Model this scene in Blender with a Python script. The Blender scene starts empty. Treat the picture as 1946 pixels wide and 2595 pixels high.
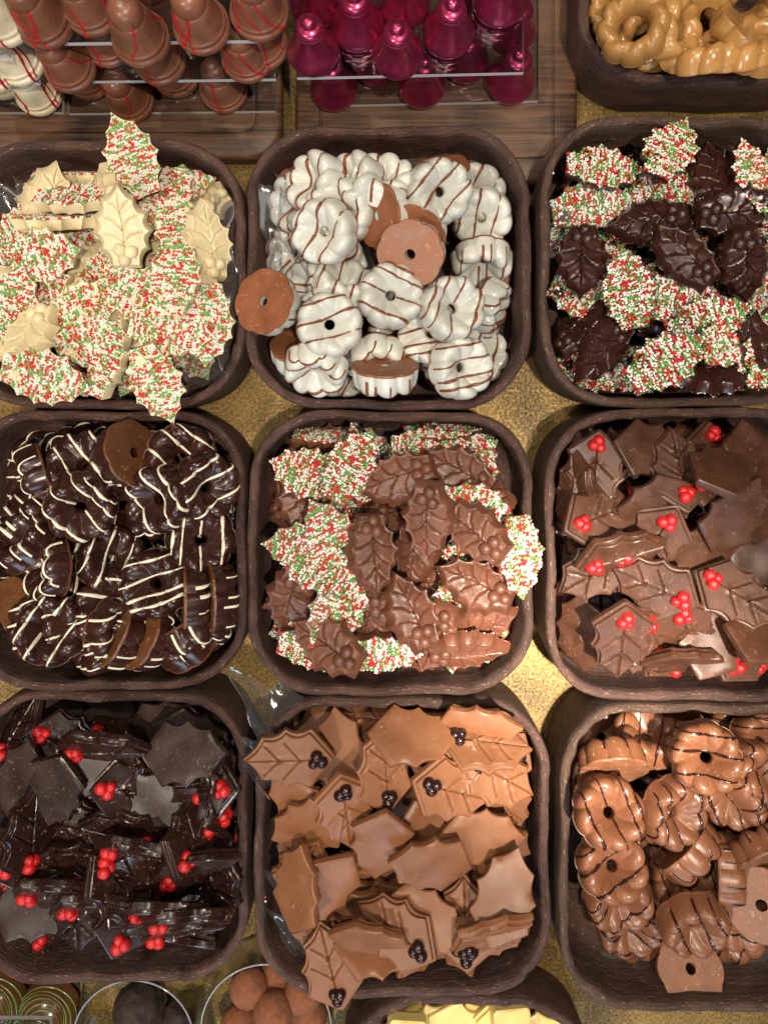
import bpy, bmesh, math, random
import numpy as np
from mathutils import Matrix, Vector
from mathutils.geometry import delaunay_2d_cdt
from math import pi, sin, cos, radians, sqrt

random.seed(7)
np.random.seed(7)
scene = bpy.context.scene
COL = scene.collection

# ------------------------------------------------------------------ camera
CAMZ, FPX, NADX, NADY = 0.494, 1950.0, 985.0, 1050.0     # metres / photograph pixels
IW, IH = 1946.0, 2595.0
cam_data = bpy.data.cameras.new('camera')
cam_data.sensor_fit = 'HORIZONTAL'
cam_data.sensor_width = 36.0
cam_data.lens = 36.0 * FPX / IW
cam_data.shift_x = -(NADX - IW / 2) / IW
cam_data.shift_y = -(IH / 2 - NADY) / IW
cam_data.clip_start = 0.01
cam_data.clip_end = 50
cam_data.dof.use_dof = True
cam_data.dof.focus_distance = 0.448
cam_data.dof.aperture_fstop = 9.0
cam = bpy.data.objects.new('camera', cam_data)
cam.location = (0, 0, CAMZ)
COL.objects.link(cam)
scene.camera = cam

# ------------------------------------------------------------------ world + lamps
world_ = bpy.data.worlds.new('World')
scene.world = world_
world_.use_nodes = True
bgn = world_.node_tree.nodes['Background']
bgn.inputs[0].default_value = (1.0, 0.93, 0.85, 1)
bgn.inputs[1].default_value = 0.012

def lamp(name, kind, loc, target, energy, color, size, spot=70, blend=0.4, size_y=None):
    d = bpy.data.lights.new(name, kind)
    d.energy = energy
    d.color = color
    if kind == 'AREA':
        d.shape = 'RECTANGLE'
        d.size = size
        d.size_y = size_y or size
    else:
        d.shadow_soft_size = size
        if kind == 'SPOT':
            d.spot_size = radians(spot)
            d.spot_blend = blend
    o = bpy.data.objects.new(name, d)
    o.location = loc
    v = Vector(target) - Vector(loc)
    o.rotation_euler = v.to_track_quat('-Z', 'Y').to_euler()
    COL.objects.link(o)
    return o

WARM = (1.0, 0.87, 0.72)
lamp('ceiling_spot_lamp', 'SPOT', (0.26, -0.16, 1.55), (0.06, -0.10, 0), 62, WARM, 0.028, 60, 0.6)
lamp('ceiling_spot_lamp', 'SPOT', (0.22, -0.10, 1.60), (0.105, -0.145, 0), 430, WARM, 0.028, 9.5, 1.0)
lamp('ceiling_spot_lamp', 'SPOT', (-0.62, -0.62, 1.35), (-0.05, -0.12, 0), 38, WARM, 0.028, 60, 0.6)
lamp('ceiling_spot_lamp', 'SPOT', (0.66, 0.55, 1.4), (0.0, 0.02, 0), 12, WARM, 0.028, 60, 0.6)
lamp('ceiling_spot_lamp', 'SPOT', (-0.45, 0.66, 1.4), (-0.1, 0.1, 0), 31, (1.0, 0.90, 0.78), 0.028, 60, 0.6)
lamp('shop_window_light', 'AREA', (0.05, -1.40, 0.85), (0, -0.1, 0), 9.5, (0.66, 0.81, 1.0), 0.9, size_y=0.5)
lamp('soft_fill_light', 'AREA', (-0.1, 0.35, 1.9), (0, 0, 0), 3, (1.0, 0.95, 0.88), 0.7, size_y=0.5)  # added overhead fill with no real fitting, softens the hard spot lighting

scene.view_settings.view_transform = 'Standard'
scene.view_settings.look = 'None'
scene.view_settings.exposure = 0.0
scene.view_settings.gamma = 1.0
scene.render.engine = 'CYCLES'
scene.cycles.use_denoising = True
scene.cycles.max_bounces = 8
scene.cycles.transparent_max_bounces = 16
scene.cycles.caustics_reflective = False
scene.cycles.caustics_refractive = False

# ------------------------------------------------------------------ helpers
def world(px, py, z):
    d = (CAMZ - z) / FPX
    return (px - NADX) * d, (NADY - py) * d

def mesh_from(name, verts, faces, mats=None, midx=None, smooth=True, sharp=None):
    me = bpy.data.meshes.new(name)
    me.from_pydata([tuple(v) for v in verts], [], faces)
    if mats:
        for m in (mats if isinstance(mats, (list, tuple)) else [mats]):
            me.materials.append(m)
    if midx is not None:
        me.polygons.foreach_set('material_index', midx)
    me.polygons.foreach_set('use_smooth', [smooth] * len(me.polygons))
    me.update()
    if smooth and sharp:
        me.set_sharp_from_angle(angle=radians(sharp))
    return me

def fix_normals(me):
    bm = bmesh.new()
    bm.from_mesh(me)
    bmesh.ops.recalc_face_normals(bm, faces=bm.faces)
    bm.to_mesh(me)
    bm.free()

def obj(name, me, parent=None, loc=None, mat=None):
    o = bpy.data.objects.new(name, me)
    COL.objects.link(o)
    if parent is not None:
        o.parent = parent
    if mat is not None:
        o.matrix_world = mat
    elif loc is not None:
        o.location = loc
    return o

def tag(o, label=None, cat=None, group=None, kind=None):
    if label: o['label'] = label
    if cat: o['category'] = cat
    if group: o['group'] = group
    if kind: o['kind'] = kind
    return o

# ------------------------------------------------------------------ materials
class NT:
    def __init__(self, name):
        self.m = bpy.data.materials.new(name)
        self.m.use_nodes = True
        self.t = self.m.node_tree
        self.b = self.t.nodes['Principled BSDF']
        self.out = self.t.nodes['Material Output']
    def n(self, typ, **kw):
        nd = self.t.nodes.new(typ)
        for k, v in kw.items():
            if k.startswith('i_'):
                key = k[2:]
                key = int(key) if key.isdigit() else key.replace('_', ' ')
                nd.inputs[key].default_value = v
            else:
                setattr(nd, k, v)
        return nd
    def l(self, a, b):
        self.t.links.new(a, b)
    def ramp(self, fac, stops):
        r = self.n('ShaderNodeValToRGB')
        e = r.color_ramp.elements
        while len(e) < len(stops):
            e.new(0.5)
        for i, (p, c) in enumerate(stops):
            e[i].position = p
            e[i].color = c if len(c) == 4 else (*c, 1)
        self.l(fac, r.inputs[0])
        return r
    def mix(self, fac, a, b, blend='MIX'):
        m = self.n('ShaderNodeMix', data_type='RGBA', blend_type=blend)
        for s, v in ((m.inputs[0], fac), (m.inputs[6], a), (m.inputs[7], b)):
            if hasattr(v, 'is_output') or hasattr(v, 'links'):
                self.l(v, s)
            else:
                s.default_value = v if not isinstance(v, tuple) or len(v) == 4 else (*v, 1)
        return m.outputs[2]

def choc(name, col, rough=0.34, fleck=(0.6, 0.4, 0.28), fleck_amt=0.5, bump=0.15, coat=0.0, sss=0.0, var=0.22):
    k = NT(name)
    tc = k.n('ShaderNodeTexCoord')
    oi = k.n('ShaderNodeObjectInfo')
    add = k.n('ShaderNodeVectorMath', operation='MULTIPLY_ADD')
    k.l(oi.outputs['Random'], add.inputs[0])
    add.inputs[1].default_value = (3.1, 1.7, 2.3)
    k.l(tc.outputs['Object'], add.inputs[2])
    n1 = k.n('ShaderNodeTexNoise', i_Scale=95.0, i_Detail=4.0)
    k.l(add.outputs[0], n1.inputs['Vector'])
    n2 = k.n('ShaderNodeTexNoise', i_Scale=900.0, i_Detail=3.0)
    k.l(add.outputs[0], n2.inputs['Vector'])
    lo = tuple(c * (1 - var) for c in col)
    hi = tuple(min(1, c * (1 + var)) for c in col)
    base = k.ramp(n1.outputs[0], [(0.3, lo), (0.7, hi)])
    # little scrapes and crumbs of chocolate dust
    n3 = k.n('ShaderNodeTexNoise', i_Scale=420.0, i_Detail=2.0, i_Distortion=1.5)
    k.l(add.outputs[0], n3.inputs['Vector'])
    fm = k.ramp(n3.outputs[0], [(0.655, (0, 0, 0)), (0.70, (1, 1, 1))])
    ml = k.n('ShaderNodeMath', operation='MULTIPLY')
    k.l(fm.outputs[0], ml.inputs[0])
    ml.inputs[1].default_value = fleck_amt
    # per piece tone
    tone = k.n('ShaderNodeMapRange')
    k.l(oi.outputs['Random'], tone.inputs[0])
    tone.inputs[3].default_value = 0.86
    tone.inputs[4].default_value = 1.12
    c2 = k.n('ShaderNodeVectorMath', operation='SCALE')
    k.l(base.outputs[0], c2.inputs[0])
    k.l(tone.outputs[0], c2.inputs['Scale'])
    k.l(k.mix(ml.outputs[0], c2.outputs[0], fleck), k.b.inputs['Base Color'])
    rr = k.n('ShaderNodeMapRange')
    k.l(n1.outputs[0], rr.inputs[0])
    rr.inputs[1].default_value = 0.3
    rr.inputs[2].default_value = 0.7
    rr.inputs[3].default_value = rough - 0.06
    rr.inputs[4].default_value = rough + 0.08
    k.l(rr.outputs[0], k.b.inputs['Roughness'])
    k.b.inputs['Coat Weight'].default_value = coat
    k.b.inputs['Coat Roughness'].default_value = 0.12
    if sss:
        k.b.inputs['Subsurface Weight'].default_value = sss
        k.b.inputs['Subsurface Radius'].default_value = (1.0, 0.6, 0.3)
        k.b.inputs['Subsurface Scale'].default_value = 0.002
    bp = k.n('ShaderNodeBump', i_Strength=bump, i_Distance=0.0006)
    s = k.n('ShaderNodeMath', operation='MULTIPLY_ADD')
    k.l(n2.outputs[0], s.inputs[0])
    s.inputs[1].default_value = 0.25
    k.l(n1.outputs[0], s.inputs[2])
    k.l(s.outputs[0], bp.inputs['Height'])
    k.l(bp.outputs[0], k.b.inputs['Normal'])
    return k.m

def plain(name, col, rough=0.4, metal=0.0, coat=0.0, var=0.0, scale=200.0, bump=0.0, sss=0.0):
    k = NT(name)
    k.b.inputs['Base Color'].default_value = (*col, 1)
    k.b.inputs['Roughness'].default_value = rough
    k.b.inputs['Metallic'].default_value = metal
    k.b.inputs['Coat Weight'].default_value = coat
    k.b.inputs['Coat Roughness'].default_value = 0.1
    if sss:
        k.b.inputs['Subsurface Weight'].default_value = sss
        k.b.inputs['Subsurface Scale'].default_value = 0.002
    if var or bump:
        tc = k.n('ShaderNodeTexCoord')
        nn = k.n('ShaderNodeTexNoise', i_Scale=scale, i_Detail=4.0)
        k.l(tc.outputs['Object'], nn.inputs['Vector'])
        if var:
            r = k.ramp(nn.outputs[0], [(0.3, tuple(c * (1 - var) for c in col)), (0.7, tuple(min(1, c * (1 + var)) for c in col))])
            k.l(r.outputs[0], k.b.inputs['Base Color'])
        if bump:
            bp = k.n('ShaderNodeBump', i_Strength=bump, i_Distance=0.001)
            k.l(nn.outputs[0], bp.inputs['Height'])
            k.l(bp.outputs[0], k.b.inputs['Normal'])
    return k.m

def tray_mat(name, dark, light, fleck):
    k = NT(name)
    uv = k.n('ShaderNodeUVMap')
    mp = k.n('ShaderNodeMapping')
    mp.inputs['Scale'].default_value = (22, 420, 1)
    k.l(uv.outputs[0], mp.inputs[0])
    oi = k.n('ShaderNodeObjectInfo')
    k.l(oi.outputs['Random'], mp.inputs['Location'])
    n1 = k.n('ShaderNodeTexNoise', i_Scale=1.0, i_Detail=6.0, i_Roughness=0.65, i_Distortion=0.4)
    k.l(mp.outputs[0], n1.inputs['Vector'])
    tc = k.n('ShaderNodeTexCoord')
    n2 = k.n('ShaderNodeTexNoise', i_Scale=55.0, i_Detail=5.0)
    k.l(tc.outputs['Object'], n2.inputs['Vector'])
    sm = k.n('ShaderNodeMath', operation='ADD')
    k.l(n1.outputs[0], sm.inputs[0])
    k.l(n2.outputs[0], sm.inputs[1])
    hf = k.n('ShaderNodeMath', operation='MULTIPLY')
    k.l(sm.outputs[0], hf.inputs[0])
    hf.inputs[1].default_value = 0.5
    base = k.ramp(hf.outputs[0], [(0.34, dark), (0.66, light)])
    mp3 = k.n('ShaderNodeMapping')
    mp3.inputs['Scale'].default_value = (260, 900, 1)
    k.l(uv.outputs[0], mp3.inputs[0])
    n3 = k.n('ShaderNodeTexNoise', i_Scale=1.0, i_Detail=4.0, i_Distortion=1.2)
    k.l(mp3.outputs[0], n3.inputs['Vector'])
    fm = k.ramp(n3.outputs[0], [(0.60, (0, 0, 0)), (0.70, (0.6, 0.6, 0.6))])
    k.l(k.mix(fm.outputs[0], base.outputs[0], fleck), k.b.inputs['Base Color'])
    k.b.inputs['Roughness'].default_value = 0.68
    bp = k.n('ShaderNodeBump', i_Strength=0.8, i_Distance=0.0014)
    s = k.n('ShaderNodeMath', operation='ADD')
    k.l(n1.outputs[0], s.inputs[0])
    k.l(n3.outputs[0], s.inputs[1])
    k.l(s.outputs[0], bp.inputs['Height'])
    k.l(bp.outputs[0], k.b.inputs['Normal'])
    return k.m

def wood_mat(name, dark, light):
    k = NT(name)
    tc = k.n('ShaderNodeTexCoord')
    mp = k.n('ShaderNodeMapping')
    mp.inputs['Scale'].default_value = (14, 330, 90)
    k.l(tc.outputs['Object'], mp.inputs[0])
    n1 = k.n('ShaderNodeTexNoise', i_Scale=1.0, i_Detail=7.0, i_Roughness=0.6, i_Distortion=0.6)
    k.l(mp.outputs[0], n1.inputs['Vector'])
    n2 = k.n('ShaderNodeTexNoise', i_Scale=28.0, i_Detail=5.0)
    k.l(tc.outputs['Object'], n2.inputs['Vector'])
    sm = k.n('ShaderNodeMath', operation='MULTIPLY_ADD')
    k.l(n2.outputs[0], sm.inputs[0])
    sm.inputs[1].default_value = 0.8
    k.l(n1.outputs[0], sm.inputs[2])
    r = k.ramp(sm.outputs[0], [(0.66, dark), (0.98, light)])
    k.l(r.outputs[0], k.b.inputs['Base Color'])
    k.b.inputs['Roughness'].default_value = 0.5
    bp = k.n('ShaderNodeBump', i_Strength=0.4, i_Distance=0.001)
    k.l(n1.outputs[0], bp.inputs['Height'])
    k.l(bp.outputs[0], k.b.inputs['Normal'])
    return k.m

def table_mat():
    k = NT('gold_tabletop')
    tc = k.n('ShaderNodeTexCoord')
    n1 = k.n('ShaderNodeTexNoise', i_Scale=620.0, i_Detail=5.0, i_Roughness=0.6)
    k.l(tc.outputs['Object'], n1.inputs['Vector'])
    n2 = k.n('ShaderNodeTexNoise', i_Scale=26.0, i_Detail=3.0)
    k.l(tc.outputs['Object'], n2.inputs['Vector'])
    sm = k.n('ShaderNodeMath', operation='MULTIPLY_ADD')
    k.l(n2.outputs[0], sm.inputs[0])
    sm.inputs[1].default_value = 0.55
    k.l(n1.outputs[0], sm.inputs[2])
    r = k.ramp(sm.outputs[0], [(0.58, (0.045, 0.030, 0.010)), (0.74, (0.15, 0.090, 0.022)), (0.96, (0.36, 0.225, 0.05))])
    k.l(r.outputs[0], k.b.inputs['Base Color'])
    k.b.inputs['Metallic'].default_value = 0.35
    rr = k.ramp(n1.outputs[0], [(0.3, (0.6, 0.6, 0.6)), (0.7, (0.38, 0.38, 0.38))])
    k.l(rr.outputs[0], k.b.inputs['Roughness'])
    bp = k.n('ShaderNodeBump', i_Strength=0.25, i_Distance=0.0005)
    k.l(n1.outputs[0], bp.inputs['Height'])
    k.l(bp.outputs[0], k.b.inputs['Normal'])
    return k.m

def clear_mat(name, tint=(0.97, 0.98, 0.98), gloss=0.06, rough=0.05, haze=0.0):
    k = NT(name)
    k.t.nodes.remove(k.b)
    tr = k.n('ShaderNodeBsdfTransparent')
    tr.inputs[0].default_value = (*tint, 1)
    gl = k.n('ShaderNodeBsdfGlossy')
    gl.inputs['Roughness'].default_value = rough
    lw = k.n('ShaderNodeLayerWeight', i_Blend=0.25)
    mr = k.n('ShaderNodeMapRange')
    k.l(lw.outputs['Fresnel'], mr.inputs[0])
    mr.inputs[3].default_value = gloss
    mr.inputs[4].default_value = 0.75
    mx = k.n('ShaderNodeMixShader')
    k.l(mr.outputs[0], mx.inputs[0])
    k.l(tr.outputs[0], mx.inputs[1])
    k.l(gl.outputs[0], mx.inputs[2])
    if haze:
        df = k.n('ShaderNodeBsdfDiffuse')
        df.inputs[0].default_value = (0.75, 0.78, 0.8, 1)
        m2 = k.n('ShaderNodeMixShader', i_0=haze)
        k.l(mx.outputs[0], m2.inputs[1])
        k.l(df.outputs[0], m2.inputs[2])
        mx = m2
    k.l(mx.outputs[0], k.out.inputs[0])
    return k.m

M = {}
M['white'] = choc('white_chocolate', (0.74, 0.63, 0.38), 0.36, fleck=(0.85, 0.75, 0.5), fleck_amt=0.15, bump=0.08, sss=0.15, var=0.06)
M['milk'] = choc('milk_chocolate', (0.132, 0.049, 0.027), 0.36, fleck=(0.42, 0.24, 0.15), fleck_amt=0.45, bump=0.15)
M['milk2'] = choc('milk_chocolate_matt', (0.070, 0.028, 0.0150), 0.40, fleck=(0.36, 0.22, 0.13), fleck_amt=0.4)
M['dark'] = choc('dark_chocolate', (0.034, 0.0105, 0.0075), 0.27, fleck=(0.22, 0.12, 0.08), fleck_amt=0.5, bump=0.12)
M['dark2'] = choc('dark_chocolate_dusty', (0.022, 0.0085, 0.0065), 0.27, fleck=(0.3, 0.19, 0.1), fleck_amt=0.55)
M['dark_dust'] = choc('dark_chocolate_back', (0.036, 0.020, 0.016), 0.42, fleck=(0.34, 0.23, 0.13), fleck_amt=0.5)
M['caramel'] = choc('caramel_chocolate', (0.225, 0.092, 0.040), 0.46, fleck=(0.5, 0.28, 0.14), fleck_amt=0.3, bump=0.12, var=0.1)
M['ringmilk'] = choc('milk_ring_chocolate', (0.20, 0.080, 0.038), 0.34, fleck=(0.6, 0.36, 0.2), fleck_amt=0.45, bump=0.1, var=0.1)
M['ringmilk_b'] = choc('milk_ring_back', (0.225, 0.092, 0.045), 0.42, fleck=(0.6, 0.36, 0.22), fleck_amt=0.8)
M['ringwhite'] = choc('white_ring_chocolate', (0.58, 0.59, 0.53), 0.22, fleck=(0.75, 0.72, 0.6), fleck_amt=0.1, bump=0.05, sss=0.1, var=0.05)
M['ringwhite_b'] = choc('milk_back', (0.245, 0.085, 0.036), 0.42, fleck=(0.6, 0.36, 0.22), fleck_amt=0.6)
M['ringdark_b'] = choc('dark_ring_back', (0.125, 0.047, 0.016), 0.42, fleck=(0.5, 0.3, 0.15), fleck_amt=0.7)
M['gold'] = choc('golden_chocolate', (0.40, 0.205, 0.062), 0.25, fleck=(0.7, 0.5, 0.25), fleck_amt=0.2, bump=0.06, var=0.08)
M['bellmilk'] = choc('bell_milk_chocolate', (0.20, 0.078, 0.045), 0.28, fleck=(0.4, 0.24, 0.16), fleck_amt=0.3, bump=0.06)
M['bellwhite'] = choc('bell_white_chocolate', (0.72, 0.64, 0.45), 0.28, fleck=(0.8, 0.75, 0.6), fleck_amt=0.1, bump=0.05, sss=0.1)
M['purple'] = plain('shimmering_purple', (0.42, 0.036, 0.115), 0.30, metal=0.8, coat=0.7, var=0.2, scale=120)
M['red'] = choc('red_berry', (0.50, 0.012, 0.014), 0.25, fleck=(0.7, 0.15, 0.13), fleck_amt=0.3, bump=0.25, var=0.12)
M['berrydark'] = choc('dark_berry', (0.022, 0.008, 0.008), 0.2, fleck=(0.1, 0.05, 0.05), fleck_amt=0.2, bump=0.05)
M['drizzle_milk'] = plain('milk_drizzle', (0.19, 0.055, 0.024), 0.35)
M['drizzle_white'] = plain('white_drizzle', (0.80, 0.75, 0.58), 0.35)
M['drizzle_dark'] = plain('dark_drizzle', (0.028, 0.008, 0.007), 0.25)
M['drizzle_red'] = plain('red_drizzle', (0.42, 0.012, 0.022), 0.3)
M['spr_w'] = plain('sprinkle_white', (0.80, 0.78, 0.70), 0.45)
M['spr_r'] = plain('sprinkle_red', (0.60, 0.028, 0.022), 0.45)
M['spr_g'] = plain('sprinkle_green', (0.14, 0.40, 0.10), 0.45)
M['tray'] = tray_mat('chocolate_tray', (0.022, 0.0088, 0.0060), (0.105, 0.048, 0.034), (0.36, 0.22, 0.15))
M['tray_grey'] = tray_mat('chocolate_tray_grey', (0.026, 0.0125, 0.008), (0.105, 0.054, 0.034), (0.40, 0.26, 0.17))
M['wood'] = wood_mat('dark_board_wood', (0.016, 0.007, 0.004), (0.135, 0.066, 0.033))
M['table'] = table_mat()
M['acrylic'] = clear_mat('clear_acrylic', (0.90, 0.91, 0.92), 0.11, 0.03)
M['acrylic_edge'] = plain('acrylic_edge', (0.62, 0.62, 0.61), 0.2)
M['cello'] = clear_mat('cellophane', (0.93, 0.94, 0.95), 0.09, 0.12, 0.035)
M['glass'] = clear_mat('jar_glass', (0.95, 0.97, 0.97), 0.06, 0.02)
M['glass_rim'] = plain('jar_rim', (0.26, 0.27, 0.28), 0.1, coat=0.6)
M['cocoa'] = plain('cocoa_powder', (0.20, 0.070, 0.030), 0.9, var=0.3, scale=260, bump=0.5)
M['cocoa_dark'] = plain('dark_cocoa', (0.028, 0.014, 0.011), 0.8, var=0.4, scale=220, bump=0.9)
M['yellow'] = choc('pale_yellow_chocolate', (0.80, 0.62, 0.22), 0.36, fleck=(0.9, 0.75, 0.4), fleck_amt=0.1, bump=0.08, var=0.06)
M['egg'] = plain('dome_chocolate', (0.13, 0.05, 0.02), 0.25, coat=0.5)
M['egg_green'] = plain('dome_green', (0.13, 0.20, 0.05), 0.28, coat=0.4)

# ------------------------------------------------------------------ chocolate shapes
def bez(p, q, c, n):
    return [((1 - t) ** 2 * p[0] + 2 * t * (1 - t) * c[0] + t * t * q[0],
             (1 - t) ** 2 * p[1] + 2 * t * (1 - t) * c[1] + t * t * q[1]) for t in [i / n for i in range(n)]]

def outline(spines, depths, L, cy, n=9, jit=0.0, rng=None):
    """spines: right side from tip to base, mirrored; closed polygon counter-clockwise"""
    right = [(x * L, y * L) for x, y in spines]
    left = [(-x, y) for x, y in reversed(right) if abs(x) > 1e-9]
    pts = right + left
    if rng:
        pts = [(x + rng.uniform(-jit, jit), y + rng.uniform(-jit, jit)) for x, y in pts]
    dd = list(depths)
    m = len(right)
    full = dd + ([] if abs(right[-1][0]) < 1e-9 else [0.03])
    full = full + list(reversed(dd))
    out = []
    for i, p in enumerate(pts):
        q = pts[(i + 1) % len(pts)]
        mx, my = (p[0] + q[0]) / 2, (p[1] + q[1]) / 2
        ln = math.hypot(q[0] - p[0], q[1] - p[1])
        vx, vy = -mx, cy * L - my
        vl = math.hypot(vx, vy) or 1
        dpt = full[i % len(full)] * ln * 2
        out += bez(p, q, (mx + vx / vl * dpt, my + vy / vl * dpt), n)
    o = np.array(out)[::-1]
    o[:, 1] -= cy * L
    o = o * 0.8 + 0.10 * (np.roll(o, 1, 0) + np.roll(o, -1, 0))
    return o

def radial_inset(o, d):
    r = np.hypot(o[:, 0], o[:, 1])[:, None]
    return o * (1 - d / r)

def inside(poly, P, margin=0.0):
    """points P inside polygon (numpy even-odd) and farther than margin from its vertices"""
    x, y = P[:, 0], P[:, 1]
    res = np.zeros(len(P), bool)
    a, b = poly, np.roll(poly, -1, 0)
    for (x0, y0), (x1, y1) in zip(a, b):
        c = ((y0 > y) != (y1 > y)) & (x < (x1 - x0) * (y - y0) / (y1 - y0 + 1e-15) + x0)
        res ^= c
    if margin:
        d = np.min(np.hypot(P[:, None, 0] - poly[None, :, 0], P[:, None, 1] - poly[None, :, 1]), axis=1)
        res &= d > margin
    return res

def seg_dist(P, line):
    d = np.full(len(P), 1e9)
    for (ax, ay), (bx, by) in zip(line[:-1], line[1:]):
        vx, vy = bx - ax, by - ay
        t = np.clip(((P[:, 0] - ax) * vx + (P[:, 1] - ay) * vy) / (vx * vx + vy * vy + 1e-15), 0, 1)
        d = np.minimum(d, np.hypot(P[:, 0] - ax - t * vx, P[:, 1] - ay - t * vy))
    return d

def leaf_mesh(name, o, levels, veins, vein_depth, vein_w, dome, mats, back_mat=None, back_wave=0.0, sharp=38, seed=0):
    """levels: (inset, z) loops from the back edge up to the top face"""
    rng = np.random.RandomState(seed)
    n = len(o)
    V, Fc, mi = [], [], []
    loops = []
    for ins, z in levels:
        lp = radial_inset(o, ins)
        loops.append(len(V))
        V += [(x, y, z) for x, y in lp]
    for a, b in zip(loops[:-1], loops[1:]):
        for i in range(n):
            j = (i + 1) % n
            Fc.append((a + i, a + j, b + j, b + i))
            mi.append(0)
    def cap(lp, zf, start, flip, m, extra, step):
        xs = np.arange(lp[:, 0].min(), lp[:, 0].max(), step)
        ys = np.arange(lp[:, 1].min(), lp[:, 1].max(), step)
        G = np.array([(x, y) for x in xs for y in ys]) + rng.uniform(-0.2, 0.2, (len(xs) * len(ys), 2)) * step
        if len(extra):
            E = np.array(extra)
            keep = np.min(np.hypot(G[:, None, 0] - E[None, :, 0], G[:, None, 1] - E[None, :, 1]), axis=1) > step * 0.6
            G = np.vstack([G[keep], E])
        G = G[inside(lp, G, step * 0.55)]
        pts = [Vector((x, y)) for x, y in lp] + [Vector((x, y)) for x, y in G]
        r = delaunay_2d_cdt(pts, [], [list(range(n))], 1, 1e-7)
        vc = np.array([(v.x, v.y) for v in r[0]])
        z = zf(vc)
        base = len(V)
        idmap = {}
        for k, orig in enumerate(r[3]):
            src = [q for q in orig if q < n]
            if src:
                idmap[k] = start + src[0]
            else:
                idmap[k] = len(V)
                V.append((vc[k, 0], vc[k, 1], z[k]))
        for f in r[2]:
            f = [idmap[q] for q in f]
            Fc.append(tuple(reversed(f)) if flip else tuple(f))
            mi.append(m)
        return G
    lp = radial_inset(o, levels[-1][0])
    zt = levels[-1][1]
    ex = []
    for line in veins:
        for (ax, ay), (bx, by) in zip(line[:-1], line[1:]):
            ln = math.hypot(bx - ax, by - ay)
            nx, ny = -(by - ay) / ln, (bx - ax) / ln
            for t in np.arange(0, 1, 0.0011 / ln if ln > 0.0011 else 1):
                for s in (-1, 0, 1):
                    ex.append((ax + (bx - ax) * t + nx * s * vein_w, ay + (by - ay) * t + ny * s * vein_w))
    def ztop(P):
        d = np.min(np.hypot(P[:, None, 0] - lp[None, ::2, 0], P[:, None, 1] - lp[None, ::2, 1]), axis=1)
        z = zt + dome * (1 - np.exp(-d / 0.004))
        for line in veins:
            dd = seg_dist(P, line)
            z = z - vein_depth * np.exp(-(dd / (vein_w * 0.75)) ** 2) + 0.35 * vein_depth * np.exp(-((dd - vein_w * 1.9) / vein_w) ** 2)
        return z
    cap(lp, ztop, loops[-1], False, 0, ex, 0.0012)
    w = rng.uniform(0, 6, 4)
    lb = radial_inset(o, levels[0][0])
    zb0 = levels[0][1]
    def zback(P):
        return zb0 - back_wave * (0.6 + np.sin(P[:, 0] * 210 + w[0]) * np.sin(P[:, 1] * 170 + w[1]))
    G = cap(lb, zback, loops[0], True, 1 if back_mat else 0, [], 0.0024)
    me = mesh_from(name, V, Fc, [mats] + ([back_mat] if back_mat else []), mi, True, sharp)
    xs = np.arange(lb[:, 0].min(), lb[:, 0].max(), 0.0011)
    ys = np.arange(lb[:, 1].min(), lb[:, 1].max(), 0.0011)
    g = np.array([(x, y) for x in xs for y in ys])
    g = g[inside(lb, g)]
    coll = np.vstack([np.array(V), np.column_stack([g, np.zeros(len(g))]), np.column_stack([g * 0.86, np.full(len(g), zt)])])
    return me, coll

KIND = {}      # kind -> dict(meshes, coll, t, ...)

def ico(r, sub, mat, name):
    bm = bmesh.new()
    bmesh.ops.create_icosphere(bm, subdivisions=sub, radius=r)
    me = bpy.data.meshes.new(name)
    bm.to_mesh(me)
    bm.free()
    me.materials.append(mat)
    me.polygons.foreach_set('use_smooth', [True] * len(me.polygons))
    return me

# --- moulded puffy leaf, sprinkles on its flat back
LA = 0.0485
SP_A = [(0.0, 1.0), (0.185, 0.845), (0.305, 0.645), (0.345, 0.44), (0.285, 0.225), (0.16, 0.02)]
DP_A = [0.15, 0.22, 0.22, 0.22, 0.2]
def veins_A(L, cy):
    f = lambda x, y: (x * L, (y - cy) * L)
    out = [[f(0.0, 0.30), f(0.012, 0.5), f(-0.006, 0.7), f(0, 0.93)]]
    for s in (-1, 1):
        out.append([f(0, 0.66), f(s * 0.06, 0.745), f(s * 0.15, 0.80)])
        out.append([f(0, 0.46), f(s * 0.08, 0.57), f(s * 0.17, 0.615), f(s * 0.25, 0.62)])
        out.append([f(0.0, 0.33), f(s * 0.09, 0.40), f(s * 0.18, 0.425), f(s * 0.28, 0.42)])
        out.append([f(s * 0.1, 0.24), f(s * 0.17, 0.25), f(s * 0.23, 0.23)])
    return out
BER_A = [((-0.052, 0.245), 0.078), ((0.066, 0.215), 0.078), ((-0.018, 0.125), 0.074)]

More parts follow.
